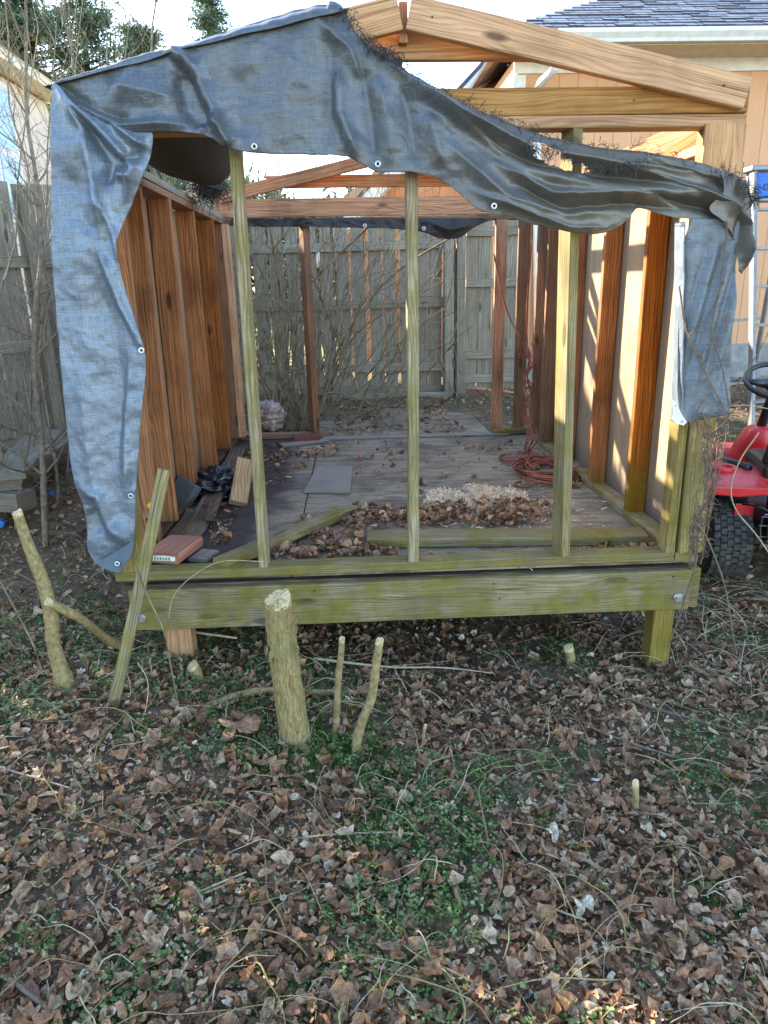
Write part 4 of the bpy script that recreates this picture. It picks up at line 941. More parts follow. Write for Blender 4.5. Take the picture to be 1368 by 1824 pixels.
# twig litter
def twig(b, p, L, r, ang, n=6, wob=.25, lift=.0):
    d = Vector((math.cos(ang), math.sin(ang), 0)); pts = [Vector(p)]; a_ = ang
    for i in range(n):
        a_ += random.gauss(0, wob); q = pts[-1]+Vector((math.cos(a_), math.sin(a_), 0))*L/n; q.z = G(q.x, q.y)+.022+lift*math.sin((i+1)/n*3.14)+random.uniform(0, .012); pts.append(q)
    b.tube(smooth_line(pts, 2), [r*(1-.6*i/(2*n)) for i in range(2*n+1)], 4, False)
random.seed(5)
def twiglitter(name, mat, n, yr, lab, r0_, Lr):
    b = MB()
    for _ in range(n):
        y = random.uniform(*yr); x = random.uniform(-1, 1)*(.35+.6*y)
        if under_shed(x, y): continue
        twig(b, (x, y, G(x, y)+.025), random.uniform(*Lr), r0_*random.uniform(.5, 1.3), random.uniform(0, 6.3), lift=random.choice((0, .02, .05)))
    tag(b.build(name, M[mat]), lab, 'twigs', kind='stuff')
twiglitter('fine_twigs', 'bark', 620, (.8, 5.5), 'fine brown twigs scattered over the leaf litter', .0022, (.10, .42))
twiglitter('dry_stems', 'paletwig', 420, (.8, 4.2), 'pale dry stems scattered over the leaf litter', .0018, (.05, .25))
# dry grass tangle by the mower wheel and the right post
b = MB()
for _ in range(330):
    x, y = random.gauss(1.75, .32), random.gauss(3.05, .28); p = Vector((x, y, G(x, y))); d = Vector((random.gauss(-.1, .8), random.gauss(-.3, .8), random.uniform(.2, 1.2))).normalized(); pts = [p]
    for k in range(5): d = (d+Vector((random.gauss(0, .15), random.gauss(0, .15), -.32))).normalized(); pts.append(pts[-1]+d*random.uniform(.04, .09))
    for q in pts: q.z = max(q.z, G(q.x, q.y)+.01)
    b.tube(pts, [.0018, .0016, .0014, .0012, .001, .0006], 3, False)
tag(b.build('dry_grass', M['paletwig']), 'tangle of dry grass stalks around the mower wheel', 'dry grass', kind='stuff')

# ------------------------------------------------ stumps and cut stems
def stem(name, pts, radii, lab, cat, mat='bark', n=14, cutr=None, side=None, group=None, splinter=0, tiltcut=.25, rough=.05):
    """a cut stem with ragged pale top; pts bottom to top"""
    root = empty(name, tuple(pts[0]), lab, cat, group); P_ = smooth_line(pts, 6); R_ = np.interp(np.linspace(0, len(pts)-1, len(P_)), range(len(pts)), radii)
    kb = random.Random(len(lab)); R_ = R_*np.array([1+.22*math.exp(-i/1.6)+(kb.uniform(.06, .15) if kb.random() < .16 and 2 < i < len(P_)-3 else 0) for i in range(len(P_))])
    b = MB(); b.tube(P_, list(R_), n, True, rough=rough); b.build('trunk', M[mat], root, smooth=True)
    T_ = (P_[-1]-P_[-2]).normalized(); N_ = T_.orthogonal().normalized(); B_ = T_.cross(N_); r = R_[-1]*1.0; c = MB(); vs = [P_[-1]+T_*.012]
    rg = random.Random(hash(lab) % 1000 if False else len(lab)); rings = []
    for q in (.5, .99):
        for k in range(n*2):
            th = k/(n*2)*6.283; vs.append(P_[-1]+(N_*math.cos(th)+B_*math.sin(th))*r*q+T_*(.006+rg.uniform(0, .25)*r+tiltcut*r*math.cos(th)*q))
    fs = [(0, 1+k, 1+(k+1) % (n*2)) for k in range(n*2)]+[(1+k, 1+2*n+k, 1+2*n+(k+1) % (2*n), 1+(k+1) % (2*n)) for k in range(2*n)]
    vs += [P_[-1]+(N_*math.cos(k/(2*n)*6.283)+B_*math.sin(k/(2*n)*6.283))*r*1.0-T_*.01 for k in range(2*n)]
    fs += [(1+2*n+k, 1+4*n+k, 1+4*n+(k+1) % (2*n), 1+2*n+(k+1) % (2*n)) for k in range(2*n)]
    c.add(vs, fs)
    for _ in range(splinter):
        th = rg.uniform(0, 6.28); p = P_[-1]+(N_*math.cos(th)+B_*math.sin(th))*r*rg.uniform(.3, .95); w = r*.16; hh = r*rg.uniform(.15, .55)
        c.add([p-N_*w, p+N_*w, p+B_*w, p+T_*hh+N_*rg.uniform(-.3, .3)*r], [(0, 1, 3), (1, 2, 3), (2, 0, 3)])
    c.build('cut_face', M['cut'], root)
    return root
def gpt(x, y): 
    p = at(x, y, 2, -.5)
    for _ in range(4): p = at(x, y, 2, G(p.x, p.y))
    return p
g = gpt(527, 1328); 
def up(q, y): return at(*q, 1, y)
stem('tree_stump', [g+Vector((0, .02, -.04)), up((525, 1310), g.y+.02), up((512, 1215), g.y+.03), up((500, 1120), g.y+.03), up((495, 1072), g.y+.02)], [.070, .060, .054, .052, .047], 'thick cut tree stump standing in front of the shed beam', 'stump', 'stumpbark', 26, splinter=26, tiltcut=.35, rough=.04)
so_ = [o for o in C.objects if o.name.startswith('tree_stump')][0]
b = MB()
for k in range(70):      # bark skirt peeling below the top band
    th = random.uniform(0, 6.28); c_ = up((498+random.uniform(-3, 3), 1150), g.y+.03); p = c_+Vector((math.cos(th)*.049, math.sin(th)*.049, random.uniform(-.01, .02)))
    t = Vector((-math.sin(th), math.cos(th), 0))*.008; b.add([p-t, p+t, p+Vector((math.cos(th)*.008, math.sin(th)*.008, -.035))+t*.3, p+Vector((0, 0, -.03))-t*.6], [(0, 1, 2, 3)])
for k in range(60):
    z = up((520, 1075+random.random()*100), g.y).z; p = Vector((up((524, 1120), g.y).x, g.y-.012, z)); b.tube([p, p+Vector((random.gauss(.004, .004), -.006, random.gauss(0, .008))), p+Vector((random.gauss(.007, .006), random.gauss(-.008, .006), random.gauss(0, .014)))], .0015, 3, False)
b.build('peeling_bark', M['stumpbark'], so_)
g = gpt(597, 1312); stem('cut_sapling', [g+Vector((0, 0, -.03)), up((600, 1265), g.y), up((603, 1205), g.y), up((607, 1170), g.y), up((609, 1140), g.y)], [.015, .0135, .0125, .0125, .011], 'thin upright cut sapling just right of the big stump', 'stump', 'bark', 10, splinter=6)
g = gpt(634, 1345); stem('cut_sapling', [g+Vector((0, 0, -.03)), up((636, 1320), g.y), up((645, 1285), g.y), up((661, 1245), g.y), up((668, 1200), g.y), up((676, 1143), g.y)], [.020, .018, .0165, .0165, .0155, .0145], 'crooked forked cut sapling two right of the big stump', 'stump', 'bark', 10, splinter=6)
g = gpt(1018, 1187); stem('cut_sapling', [g+Vector((0, 0, -.03)), up((1016, 1170), g.y), up((1013, 1155), g.y)], [.024, .022, .0215], 'short cut sapling stub under the right end of the beam', 'stump', 'bark', 10, splinter=4)
g = gpt(1132, 1452); stem('cut_sapling', [g+Vector((0, 0, -.03)), up((1132, 1425), g.y), up((1132, 1398), g.y)], [.0115, .0105, .0105], 'lone yellowish cut stub in the leaves at lower right', 'stump', 'bark', 10, tiltcut=.8)
g = gpt(755, 1333); stem('cut_sapling', [g+Vector((0, 0, -.03)), up((754, 1312), g.y), up((757, 1294), g.y)], [.0075, .007, .006], 'very thin split sapling stub right of the crooked sapling', 'stump', 'bark', 8, splinter=4)
g = gpt(352, 1212); stem('cut_sapling', [g+Vector((0, 0, -.03)), up((350, 1200), g.y), up((343, 1187), g.y)], [.027, .025, .024], 'low fat cut stub near the left support post', 'stump', 'bark', 10)
g = gpt(122, 1230); br = stem('broken_sapling', [g+Vector((0, 0, -.03)), up((112, 1205), g.y), up((96, 1150), g.y), up((90, 1090), g.y), up((78, 1040), g.y), up((52, 975), g.y), up((31, 915), g.y)], [.040, .033, .027, .026, .024, .021, .018], 'tall broken sapling trunk at far left with pale snapped top', 'stump', 'bark', 14, splinter=12)
p0, p1 = up((86, 1072), g.y-.03), gpt(232, 1160)
stem('broken_branch', [p1+Vector((0, 0, 0)), up((190, 1138), g.y+.22), up((145, 1103), g.y+.05), p0], [.015, .017, .017, .017], 'snapped branch slanting from the broken sapling to the leaning stake', 'branch', 'bark', 10, splinter=10)
# leaning stake
p0, p1 = gpt(197, 1262), at(293, 836, 1, 2.66)
b = MB(); b.board(p0+Vector((-.005, 0, -.05)), p1, .044, .030, (1, .15, .2), waney=.05, ch=.004, bow=.003); tag(b.build('leaning_stake', M['stud']), 'mossy split stake leaning against the left front corner', 'stake')
# fallen limbs
def limb(name, q, r, lab, mat='graybark', lift=.02, n=8, ext=None, cat='branch', group='fallen branches on the leaves'):
    pts = []
    for x, y in q: p = gpt(x, y); p.z += lift; pts.append(p)
    P_ = smooth_line(pts, 5); R_ = np.interp(np.linspace(0, 1, len(P_)), np.linspace(0, 1, len(r)), r)
    b = MB(); b.tube(P_, list(R_), n, True, rough=.08)
    for e_ in (ext or []):
        pe = [gpt(x, y)+Vector((0, 0, lift+.005)) for x, y in e_]; b.tube(smooth_line(pe, 4), [r[-1]*.6*(1-.5*i/(4*(len(pe)-1))) for i in range(4*(len(pe)-1)+1)], 5, False)
    return tag(b.build(name, M[mat], smooth=True), lab, cat, group)
limb('fallen_branch', [(300, 1280), (360, 1270), (420, 1248), (470, 1238), (540, 1240), (640, 1240), (690, 1236)], [.008, .016, .018, .017, .015, .011, .005], 'thick grey limb lying behind the big stump', 'bark', n=10)
limb('fallen_branch', [(560, 1190), (620, 1198), (700, 1206), (790, 1207), (878, 1217)], [.006, .006, .005, .004, .002], 'pale forked twig lying behind the crooked sapling', 'paletwig', .05, ext=[[(545, 1205), (590, 1190), (665, 1183)], [(700, 1205), (770, 1200), (835, 1190)], [(540, 1170), (600, 1200), (690, 1180)]])
limb('fallen_branch', [(270, 1145), (330, 1152), (390, 1160), (425, 1165)], [.003, .007, .006, .004], 'pale stick lying beside the left support post', 'paletwig', .08)
limb('fallen_branch', [(520, 1508), (600, 1500), (700, 1497), (752, 1502)], [.002, .0035, .003, .002], 'pale thin curved stick across the centre leaves', 'paletwig', .03, ext=[[(700, 1500), (720, 1515), (748, 1488)]])
limb('fallen_branch', [(0, 1380), (60, 1397), (130, 1418)], [.003, .003, .0025], 'straight pale stick at the left edge', 'paletwig', .03)
limb('fallen_branch', [(0, 1308), (60, 1290), (118, 1268)], [.003, .0028, .002], 'thin brown stick slanting at the left edge', 'paletwig', .03)
limb('fallen_branch', [(345, 1608), (400, 1585), (440, 1568)], [.002, .003, .002], 'pale split straws in the lower left leaves', 'paletwig', .03, ext=[[(360, 1612), (410, 1590), (430, 1588)]])
limb('fallen_branch', [(800, 1560), (812, 1590), (820, 1630)], [.010, .010, .007], 'short fat bark stick in the lower centre', 'bark', .02)
limb('fallen_branch', [(1368, 1330), (1260, 1300), (1130, 1260), (1030, 1200), (950, 1150)], [.004, .0055, .006, .006, .004], 'long brown runner arching under the right post', 'vine', .03)
limb('fallen_branch', [(1368, 1400), (1250, 1375), (1120, 1335), (1040, 1300), (940, 1230)], [.003, .005, .005, .005, .003], 'second long brown runner across the right leaves', 'vine', .03)
limb('fallen_branch', [(940, 1618), (1000, 1640), (1042, 1655)], [.002, .003, .003], 'short pale split stick at lower right', 'paletwig', .03)
limb('fallen_branch', [(700, 1690), (760, 1725), (830, 1760), (905, 1805)], [.003, .004, .004, .003], 'green stemmed twig at the bottom right of centre', 'vine', .03)
limb('fallen_branch', [(20, 1760), (60, 1790), (100, 1824)], [.006, .007, .007], 'brown stick in the bottom left corner', 'vine', .03)
# one big sycamore leaf and a few conspicuous ones
def bigleaf(q, r, tone, lab, ang=0., seed=1):
    rg = np.random.default_rng(seed); n = 40; th = np.linspace(0, 2*np.pi, n, endpoint=False)
    rad = r*(.55+.45*np.abs(np.cos(2.5*(th)))**.6)*(1+rg.uniform(-.08, .08, n)); c = gpt(*q); V = [(0, 0, 0)]
    for k_ in (.5, 1):
        V += [(a_*k_*math.cos(t+ang), a_*k_*math.sin(t+ang), .02*k_*math.sin(3*t)+rg.uniform(-.004, .004)) for a_, t in zip(rad, th)]
    F_ = [(0, 1+i, 1+(i+1) % n) for i in range(n)]
    for i in range(n): j = (i+1) % n; F_ += [(1+i, 1+n+i, 1+n+j), (1+i, 1+n+j, 1+j)]
    o = fast_mesh('big_leaf', np.array(V)+np.array([c.x, c.y, c.z+.05]), np.array(F_), M['leaf'], np.full(len(V), tone)); C.objects.link(o)
    md = o.modifiers.new('s', 'SOLIDIFY'); md.thickness = .0008
    return tag(o, lab, 'leaf', 'big fallen leaves')
bigleaf((428, 1312), .082, .50, 'large brown sycamore leaf lying left of the big stump', .3, 1)
bigleaf((700, 1575), .045, .05, 'dark lobed leaf lying near the centre bottom', 1.2, 2)
bigleaf((612, 1313), .035, .56, 'reddish leaf between the big stump and crooked sapling', .8, 3)
bigleaf((1038, 1638), .030, .97, 'pale curled leaf at lower right', .2, 4)
bigleaf((985, 1505), .026, .98, 'small whitish leaf right of centre', .9, 5)

# ------------------------------------------------ vines on the right corner
v = MB()
def vl(q, y=TY-.035, r=.0035, tw_=0):
    P_ = smooth_line([at(a_, b_, 1, y+random.gauss(0, .006)) for a_, b_ in q], 5); v.tube(P_, r, 5, False, rough=.2)
    for _ in range(tw_):
        p = random.choice(P_); d = Vector((random.gauss(0, 1), -abs(random.gauss(0, .6)), random.gauss(0, 1))).normalized(); v.tube([p, p+d*.02, p+d*.035+Vector((0, 0, random.gauss(0, .01)))], .0012, 3, False)
random.seed(44)
vl([(1296, 395), (1290, 450), (1282, 520), (1268, 590), (1285, 650), (1300, 725)], r=.0032, tw_=14)
vl([(1210, 510), (1222, 590), (1245, 640), (1270, 690), (1290, 728)], r=.0035, tw_=14)
vl([(1302, 735), (1275, 780), (1262, 850), (1245, 930), (1240, 1000), (1222, 1060), (1210, 1100), (1190, 1150)], r=.0038, tw_=70)
vl([(1298, 740), (1255, 800), (1270, 860), (1238, 940), (1235, 985)], r=.0042, tw_=70)
vl([(1250, 760), (1262, 820), (1240, 880), (1250, 930), (1222, 990)], r=.003, tw_=30)
vl([(1282, 760), (1272, 850), (1262, 920), (1240, 930)], r=.003, tw_=30)
vl([(1238, 930), (1260, 960), (1290, 1040), (1302, 1110), (1312, 1165)], r=.003, y=TY-.10, tw_=4)
vl([(1262, 700), (1240, 740), (1250, 790)], r=.002, tw_=6)
vl([(1245, 640), (1275, 600), (1300, 560)], r=.0018, tw_=4); vl([(1225, 600), (1262, 560), (1290, 500)], r=.0018, tw_=4)
for j_ in range(9):
    x_0 = random.uniform(1238, 1292); q_ = [(x_0, 735)]
    for k_ in range(9): q_.append((min(1296-k_*6, max(1228, q_[-1][0]+random.gauss(-3, 12))), 735+30*(k_+1)))
    vl(q_, r=random.uniform(.0012, .0028), tw_=16)
tag(v.build('climbing_vine', M['vine'], smooth=True), 'bare climbing vine crawling up the right corner post', 'vine')
def cane(q, y, r, lab, mat='vine'):
    b = MB(); b.tube(smooth_line([at(a_, b_, 1, y) for a_, b_ in q], 6), r, 5, False); tag(b.build('arching_cane', M[mat], smooth=True), lab, 'cane', 'thin arching canes')
cane([(1352, 770), (1318, 820), (1302, 870), (1312, 910), (1345, 950), (1380, 1000)], 3.1, .0035, 'pale cane curving in front of the mower fender', 'paletwig')
cane([(1420, 480), (1355, 620), (1310, 690), (1262, 745)], 3.0, .0025, 'green cane slanting over the steering wheel', 'brushbark')
cane([(1268, 745), (1290, 725), (1330, 722), (1368, 728)], 3.0, .002, 'thin cane arching right from the tarp foot', 'paletwig')
cane([(240, 1000), (262, 1060), (290, 1120), (305, 1190), (318, 1262)], 2.5, .003, 'green stem in front of the left end of the beam', 'brushbark')
cane([(300, 1100), (310, 1060), (345, 1025), (395, 1000), (470, 1000)], 2.70, .0015, 'wiry tendril arching over the beam left of centre', 'paletwig')
cane([(245, 1180), (262, 1210), (262, 1250), (248, 1300), (235, 1345)], 2.4, .002, 'pale curly stem in front of the leaning stake', 'paletwig')
cane([(0, 1035), (35, 1100), (60, 1150), (76, 1200)], 2.7, .004, 'dark slanting stem left of the broken sapling', 'brushbark')
cane([(400, 700), (470, 480), (520, 400)], 6.3, .005, 'thin cane crossing behind the left front stud', 'brushbark')

# ------------------------------------------------ bare saplings and brush
def bare_tree(name, base, tip, r, lab, cat='sapling', nb=14, mat='graybark', seed=1, group=None, bl=.5, wob=.03, z=None, up_=.5, sub=3):
    rg = random.Random(seed); base = Vector(base); tip = Vector(tip); n = 9; pts = []
    for i in range(n+1):
        t = i/n; p = base.lerp(tip, t)+Vector((rg.gauss(0, wob), rg.gauss(0, wob), 0))*math.sin(t*3.14)**.5; pts.append(p)
    root = empty(name, tuple(base), lab, cat, group); P_ = smooth_line(pts, 3); N = len(P_)
    b = MB(); b.tube(P_, [r*(1-.75*i/N) for i in range(N)], 8, True, rough=.06); b.build('trunk', M[mat], root, smooth=True)
    b = MB(); L = (tip-base).length; nb = int(nb*1.25)
    def br(p, d, l, r_, lev):
        q = [p]; d = d.normalized()
        for k in range(5): d = (d+Vector((rg.gauss(0, .16), rg.gauss(0, .16), rg.gauss(.07, .12)))).normalized(); q.append(q[-1]+d*l/5)
        b.tube(q, [max(.0008, r_*(1-.15*k)) for k in range(6)], 4 if lev else 5, False)
        if lev < 2:
            for _ in range(sub): k = rg.randint(1, 5); br(q[k], d+Vector((rg.gauss(0, .6), rg.gauss(0, .6), rg.gauss(.1, .4))), l*rg.uniform(.3, .6), r_*.5, lev+1)
    for i in range(nb):
        t = rg.uniform(.15, .98); p = P_[min(N-1, int(t*N))]; a_ = rg.uniform(0, 6.28)
        br(p, Vector((math.cos(a_), math.sin(a_), rg.uniform(.2, 1.2)*up_*2)), bl*rg.uniform(.5, 1.2)*(1.15-t*.6), r*.38*(1.1-t*.6), 0)
    b.build('branches', M[mat], root)
    return root
def g3(x, y): return Vector((x, y, G(x, y)-.03))
SG = 'bare saplings left of the shed'
def sap(bx, by, Yb, tx, ty, Yt, r, lab, seed, **k):
    p = at(bx, by, 1, Yb); bare_tree('bare_sapling', (p.x, Yb, G(p.x, Yb)-.03), at(tx, ty, 1, Yt), r, lab, seed=seed, group=SG, **k)
sap(75, 940, 4.2, 45, -60, 4.4, .022, 'thickest bare sapling trunk standing left of the tarp', 61, nb=22, bl=.55)
sap(100, 880, 4.8, 5, -40, 5.4, .013, 'slender dark sapling leaning left beside the tarp', 62, nb=14)
sap(28, 960, 4.4, 100, 40, 4.6, .010, 'thin sapling at the left edge leaning right', 63, nb=14)
sap(118, 860, 5.0, 190, 60, 5.2, .010, 'thin sapling rising behind the tarp top left corner', 64, nb=12)
sap(5, 900, 4.6, -30, -40, 4.8, .012, 'sapling cut by the left picture edge', 65, nb=14)
sap(140, 800, 5.8, 240, -30, 6.2, .012, 'tall thin sapling showing above the tarp', 66, nb=12, bl=.6)
sap(180, 800, 6.4, 292, -70, 6.6, .020, 'stout sapling with upturned twigs above the tarp', 67, nb=16, bl=.6)
sap(60, 900, 5.2, 150, -20, 5.6, .009, 'wispy sapling between the thick trunk and the tarp', 68, nb=16)
sap(-40, 950, 4.0, 60, 100, 4.2, .010, 'leaning whip reaching in from the left edge', 69, nb=16, bl=.5)
sap(170, 800, 6.0, 120, -50, 6.2, .012, 'thin dark sapling crossing the pines at upper left', 70, nb=16, bl=.6)
sap(215, 800, 6.8, 205, -40, 7.0, .010, 'straight thin sapling just left of the stout one', 82, nb=14, bl=.6)
sap(330, 800, 7.0, 425, -40, 7.2, .009, 'thin slanting stem above the middle of the left tarp slope', 83, nb=8, bl=.5)
# brush between shed and back fence: each shrub is a clump of stems
def shrub(x, y, n, h, lab, seed, spread=.5, lean=(0, 0), r=.007, sub=2):
    rg = random.Random(seed); root = empty('bare_shrub', (x, y, G(x, y)), lab, 'shrub', 'bare shrubs behind the shed'); b = MB()
    for _ in range(n):
        p = Vector((x+rg.gauss(0, .07), y+rg.gauss(0, .07), G(x, y)-.02)); d = Vector((rg.gauss(lean[0], spread), rg.gauss(lean[1], spread*.6), 1)).normalized(); L = h*rg.uniform(.55, 1.1); q = [p]
        for k in range(7): d = (d+Vector((rg.gauss(0, .08), rg.gauss(0, .08), rg.gauss(0, .05)))).normalized(); q.append(q[-1]+d*L/7)
        rr_ = r*rg.uniform(.5, 1.4); b.tube(q, [max(.001, rr_*(1-.12*k)) for k in range(8)], 5, False)
        for _ in range(sub*3):
            k = rg.randint(2, 7); d2 = (d+Vector((rg.gauss(0, .6), rg.gauss(0, .6), rg.gauss(0, .35)))).normalized(); s_ = [q[k]]
            for kk in range(4): d2 = (d2+Vector((rg.gauss(0, .18), rg.gauss(0, .18), rg.gauss(.03, .12)))).normalized(); s_.append(s_[-1]+d2*L*.08)
            b.tube(s_, [rr_*.4, rr_*.35, rr_*.3, rr_*.2, .0008], 4, False)
    b.build('stems', M['brushbark'], root)
shrub(-.55, 6.5, 34, 2.4, 'dense bare shrub between the left front stud and back stud', 71, .35)
shrub(-.35, 6.9, 17, 2.3, 'bare shrub fanning right behind the back stud', 72, .36, (.2, 0))
shrub(-.75, 7.2, 24, 2.6, 'bare shrub against the fence at the back left corner', 73, .3)
shrub(.02, 6.7, 9, 1.7, 'bare shrub with stems leaning right over the doorway leaves', 74, .3, (.8, 0), .008)
shrub(-1.6, 6.8, 12, 2.4, 'bare shrub outside the left wall near the fence', 75, .35)
shrub(-1.9, 5.9, 10, 2.2, 'bare shrub beside the lumber pile', 76, .35)
shrub(-.3, 9.6, 16, 3.4, 'tall bare shrub beyond the back fence', 77, .3, r=.010)
shrub(.6, 10.2, 12, 3.0, 'second tall bare shrub beyond the back fence', 78, .3, r=.010)
shrub(-1.4, 9.4, 14, 4.2, 'very tall thin brush beyond the fence corner', 79, .25, r=.009)
shrub(-2.4, 8.6, 16, 4.6, 'tall thin brush beyond the left fence', 80, .25, r=.009)
shrub(1.12, 7.6, 5, 1.3, 'few thin weeds growing at the gate posts', 81, .3)

for i_, (q_, y_, r_c, lab) in enumerate((
    ([(560, 765), (610, 610), (700, 490), (870, 385)], 6.4, .009, 'long cane arching right from behind the back stud to the beam'),
    ([(600, 745), (670, 650), (775, 560), (800, 555)], 6.7, .008, 'bent cane crossing behind the centre front stud'),
    ([(460, 640), (540, 520), (660, 400)], 6.2, .009, 'cane slanting up right from behind the left front stud'),
    ([(570, 700), (640, 590), (790, 500)], 6.9, .007, 'low grey cane reaching toward the gate'),
    ([(640, 700), (560, 500), (530, 400)], 6.3, .008, 'cane leaning left across the back stud'),
    ([(575, 720), (600, 560), (590, 400)], 6.5, .011, 'upright greenish cane just right of the back stud'),
    ([(700, 770), (660, 720), (600, 700), (565, 705)], 6.3, .007, 'low arching cane over the doorway leaves'),
    ([(480, 760), (500, 560), (480, 400)], 6.3, .010, 'upright cane left of the back stud'))):
    cane(q_, y_, r_c, lab, 'brushbark')

# ------------------------------------------------ lumber pile left
def lum(q0, q1, w, t, z, lab, y0_=None):
    a_, c_ = at(*q0, 2, z), at(*q1, 2, z); loose('stacked_plank', lab, 'plank', a_, c_, w, t, (1, .2, 0) if abs((c_-a_).y) > abs((c_-a_).x) else (0, 1, 0), 'fence', 'lumber stacked by the left fence', ch=.004)
lum((5, 850), (85, 770), .26, .045, .08, 'wide grey plank on top of the lumber pile')
lum((10, 868), (95, 800), .20, .09, .0, 'thick grey timber below the top plank')
lum((75, 812), (132, 785), .12, .09, .02, 'timber end sticking out toward the tarp')
lum((-40, 885), (48, 892), .16, .12, -.08, 'grey block under the lumber pile at the left edge')
def rag(q, w, h, lab, seed):
    p = gpt(*q); p.z += .05; crumple('plastic_sheet', (p.x, p.y, p.z), (w, w*.7, h), M['bluetarp'], lab, 'plastic sheet', seed, .8, 26)['group'] = 'blue plastic scraps by the lumber'
rag((68, 860), .045, .05, 'bright blue plastic scrap under the stacked planks', 3); rag((95, 890), .022, .012, 'small blue plastic scrap beside the sapling', 5); rag((2, 945), .035, .025, 'blue plastic scrap at the left picture edge', 6); rag((125, 850), .018, .016, 'tiny blue scrap close to the hanging tarp', 8)

# ------------------------------------------------ riding mower
def mower():
    tc = Vector((2.03, 3.72, -.235)); th = math.radians(-14); c, s_ = math.cos(th), math.sin(th)
    gz = -.445
    root = empty('riding_mower', (2.35, 3.8, gz), 'red rear engine riding mower parked against the right side of the shed', 'riding mower')
    O = Vector((2.03, 3.72, gz))
    def w(x, y, z): return O+Vector((x*c-y*s_, x*s_+y*c, z))       # x right, y forward, z up
    ax = Vector((c, s_, 0)); fw_ = Vector((-s_, c, 0))
    def wheel(x, y, r, wd, rim):
        cen = w(x, y, r); t = empty('wheel', tuple(cen), None, None); link_p(t, root)
        b = MB(); h = wd/2
        b.lathe([(r*.60, -h*.80), (r*.74, -h*.98), (r*.90, -h), (r*.965, -h*.86), (r*.972, -h*.6), (r*.972, h*.6), (r*.965, h*.86), (r*.9, h), (r*.74, h*.98), (r*.6, h*.8), (r*.55, h*.6), (r*.55, -h*.6), (r*.60, -h*.8)], cen, ax, 48)
        b.build('tyre', M['rubber'], None, smooth=True).parent = t; bpy.context.view_layer.update(); C.objects[-1].matrix_parent_inverse = Matrix.Translation(cen).inverted()
        # turf tread blocks
        tb = MB(); nrow = 6; N = 34
        for i in range(N):
            for j in range(nrow):
                a0 = (i+.5*(j % 2))/N*6.283; da = 6.283/N*.37; y0 = (-h*.92)+(j)*(2*h*.92/nrow); y1 = y0+2*h*.92/nrow*.90; rr_ = r*(1.02 if 0 < j < nrow-1 else 1.0); rl = r*.975
                vs = []
                for R0 in (rl, rr_):
                    for (aa, yy) in ((a0-da, y0), (a0+da, y0), (a0+da, y1), (a0-da, y1)):
                        N_ = fw_*math.cos(aa)+Vector((0, 0, 1))*math.sin(aa); vs.append(cen+ax*yy+N_*R0)
                tb.add(vs, [(4, 5, 6, 7), (0, 1, 5, 4), (1, 2, 6, 5), (2, 3, 7, 6), (3, 0, 4, 7)])
        o = tb.build('tread', M['tread']); o.parent = t; o.matrix_parent_inverse = Matrix.Translation(cen).inverted()
        b = MB(); b.lathe([(r*.58, -h*.75), (r*.50, -h*.55), (r*.2, -h*.35), (r*.16, -h*.6), (0, -h*.6)], cen, ax, 32); b.lathe([(r*.58, h*.75), (r*.50, h*.55), (0, h*.4)], cen, ax, 32)
        o = b.build('rim', M[rim], smooth=True); o.parent = t; o.matrix_parent_inverse = Matrix.Translation(cen).inverted()
    def link_p(o, p):
        o.parent = p; o.matrix_parent_inverse = Matrix.Translation(p.location).inverted()
        for k in ('label', 'category'):
            if k in o: del o[k]
    wheel(.0, 0, .215, .21, 'grayplastic'); wheel(.74, 0, .215, .21, 'grayplastic'); wheel(.06, 1.25, .17, .13, 'grayplastic'); wheel(.68, 1.25, .17, .13, 'grayplastic')
    def part(nm, b, mat, **k): return b.build(nm, M[mat], root, **k)
    # chassis
    b = MB(); b.box(w(.37, .6, .27), (.40, 1.5, .07), rz=th); b.box(w(.37, .02, .24), (.55, .10, .10), rz=th); b.box(w(.37, 1.25, .19), (.5, .06, .06), rz=th); part('chassis', b, 'darkmetal', bevel=.008)
    b = MB(); b.box(w(.37, .68, .19), (.70, .52, .13), rz=th); part('mower_deck', b, 'grayplastic', bevel=.03)
    b = MB(); b.box(w(.02, .62, .34), (.16, .50, .025), rz=th); b.box(w(.72, .62, .34), (.16, .50, .025), rz=th); part('footboard', b, 'black', bevel=.01)
    # fender: swept shell over the rear wheels, with a cup holder
    b = MB(); prof = [(-.19, .545), (-.14, .568), (-.02, .58), (.15, .58), (.30, .57), (.40, .50), (.46, .40)]; vs = []
    for (yy, zz) in prof:
        for k, xx in enumerate(np.linspace(-.15, .89, 22)):
            e_ = min(xx+.15, .89-xx); dz = -.05*math.exp(-(e_/.03)**1.5) ; dz += .02*math.sin(yy*6)*(1 if xx < .2 or xx > .54 else 0); vs.append(w(xx, yy, zz+dz-.03*(math.exp(-((xx-.37)/.2)**4))))
    n = 22; b.add(vs, [(i*n+k, i*n+k+1, (i+1)*n+k+1, (i+1)*n+k) for i in range(len(prof)-1) for k in range(n-1)])
    part('fender', b, 'red', smooth=True, solid=.012, sub=1)
    b = MB(); b.prism([w(-.16, .40, .545), w(-.16, .40, .50), w(-.16, -.19, .505), w(-.16, -.20, .55)], ax*.02); b.prism([w(-.15, -.205, .555), w(-.15, -.205, .515), w(.0, -.205, .505), w(.12, -.205, .52), w(.30, -.205, .47), w(.40, -.205, .56)], fw_*.02); part('fender_skirt', b, 'red', bevel=.006)
    b = MB(); b.lathe([(.030, -.06), (.046, -.055), (.050, .0), (.062, .004), (.066, -.006), (.062, -.02)], w(-.03, .06, .605), (0, 0, 1), 28); part('cup_holder', b, 'red', smooth=True)
    # dash tower leaning forward, steering column and wheel
    tw_ = w(.37, .98, .30); b = MB()
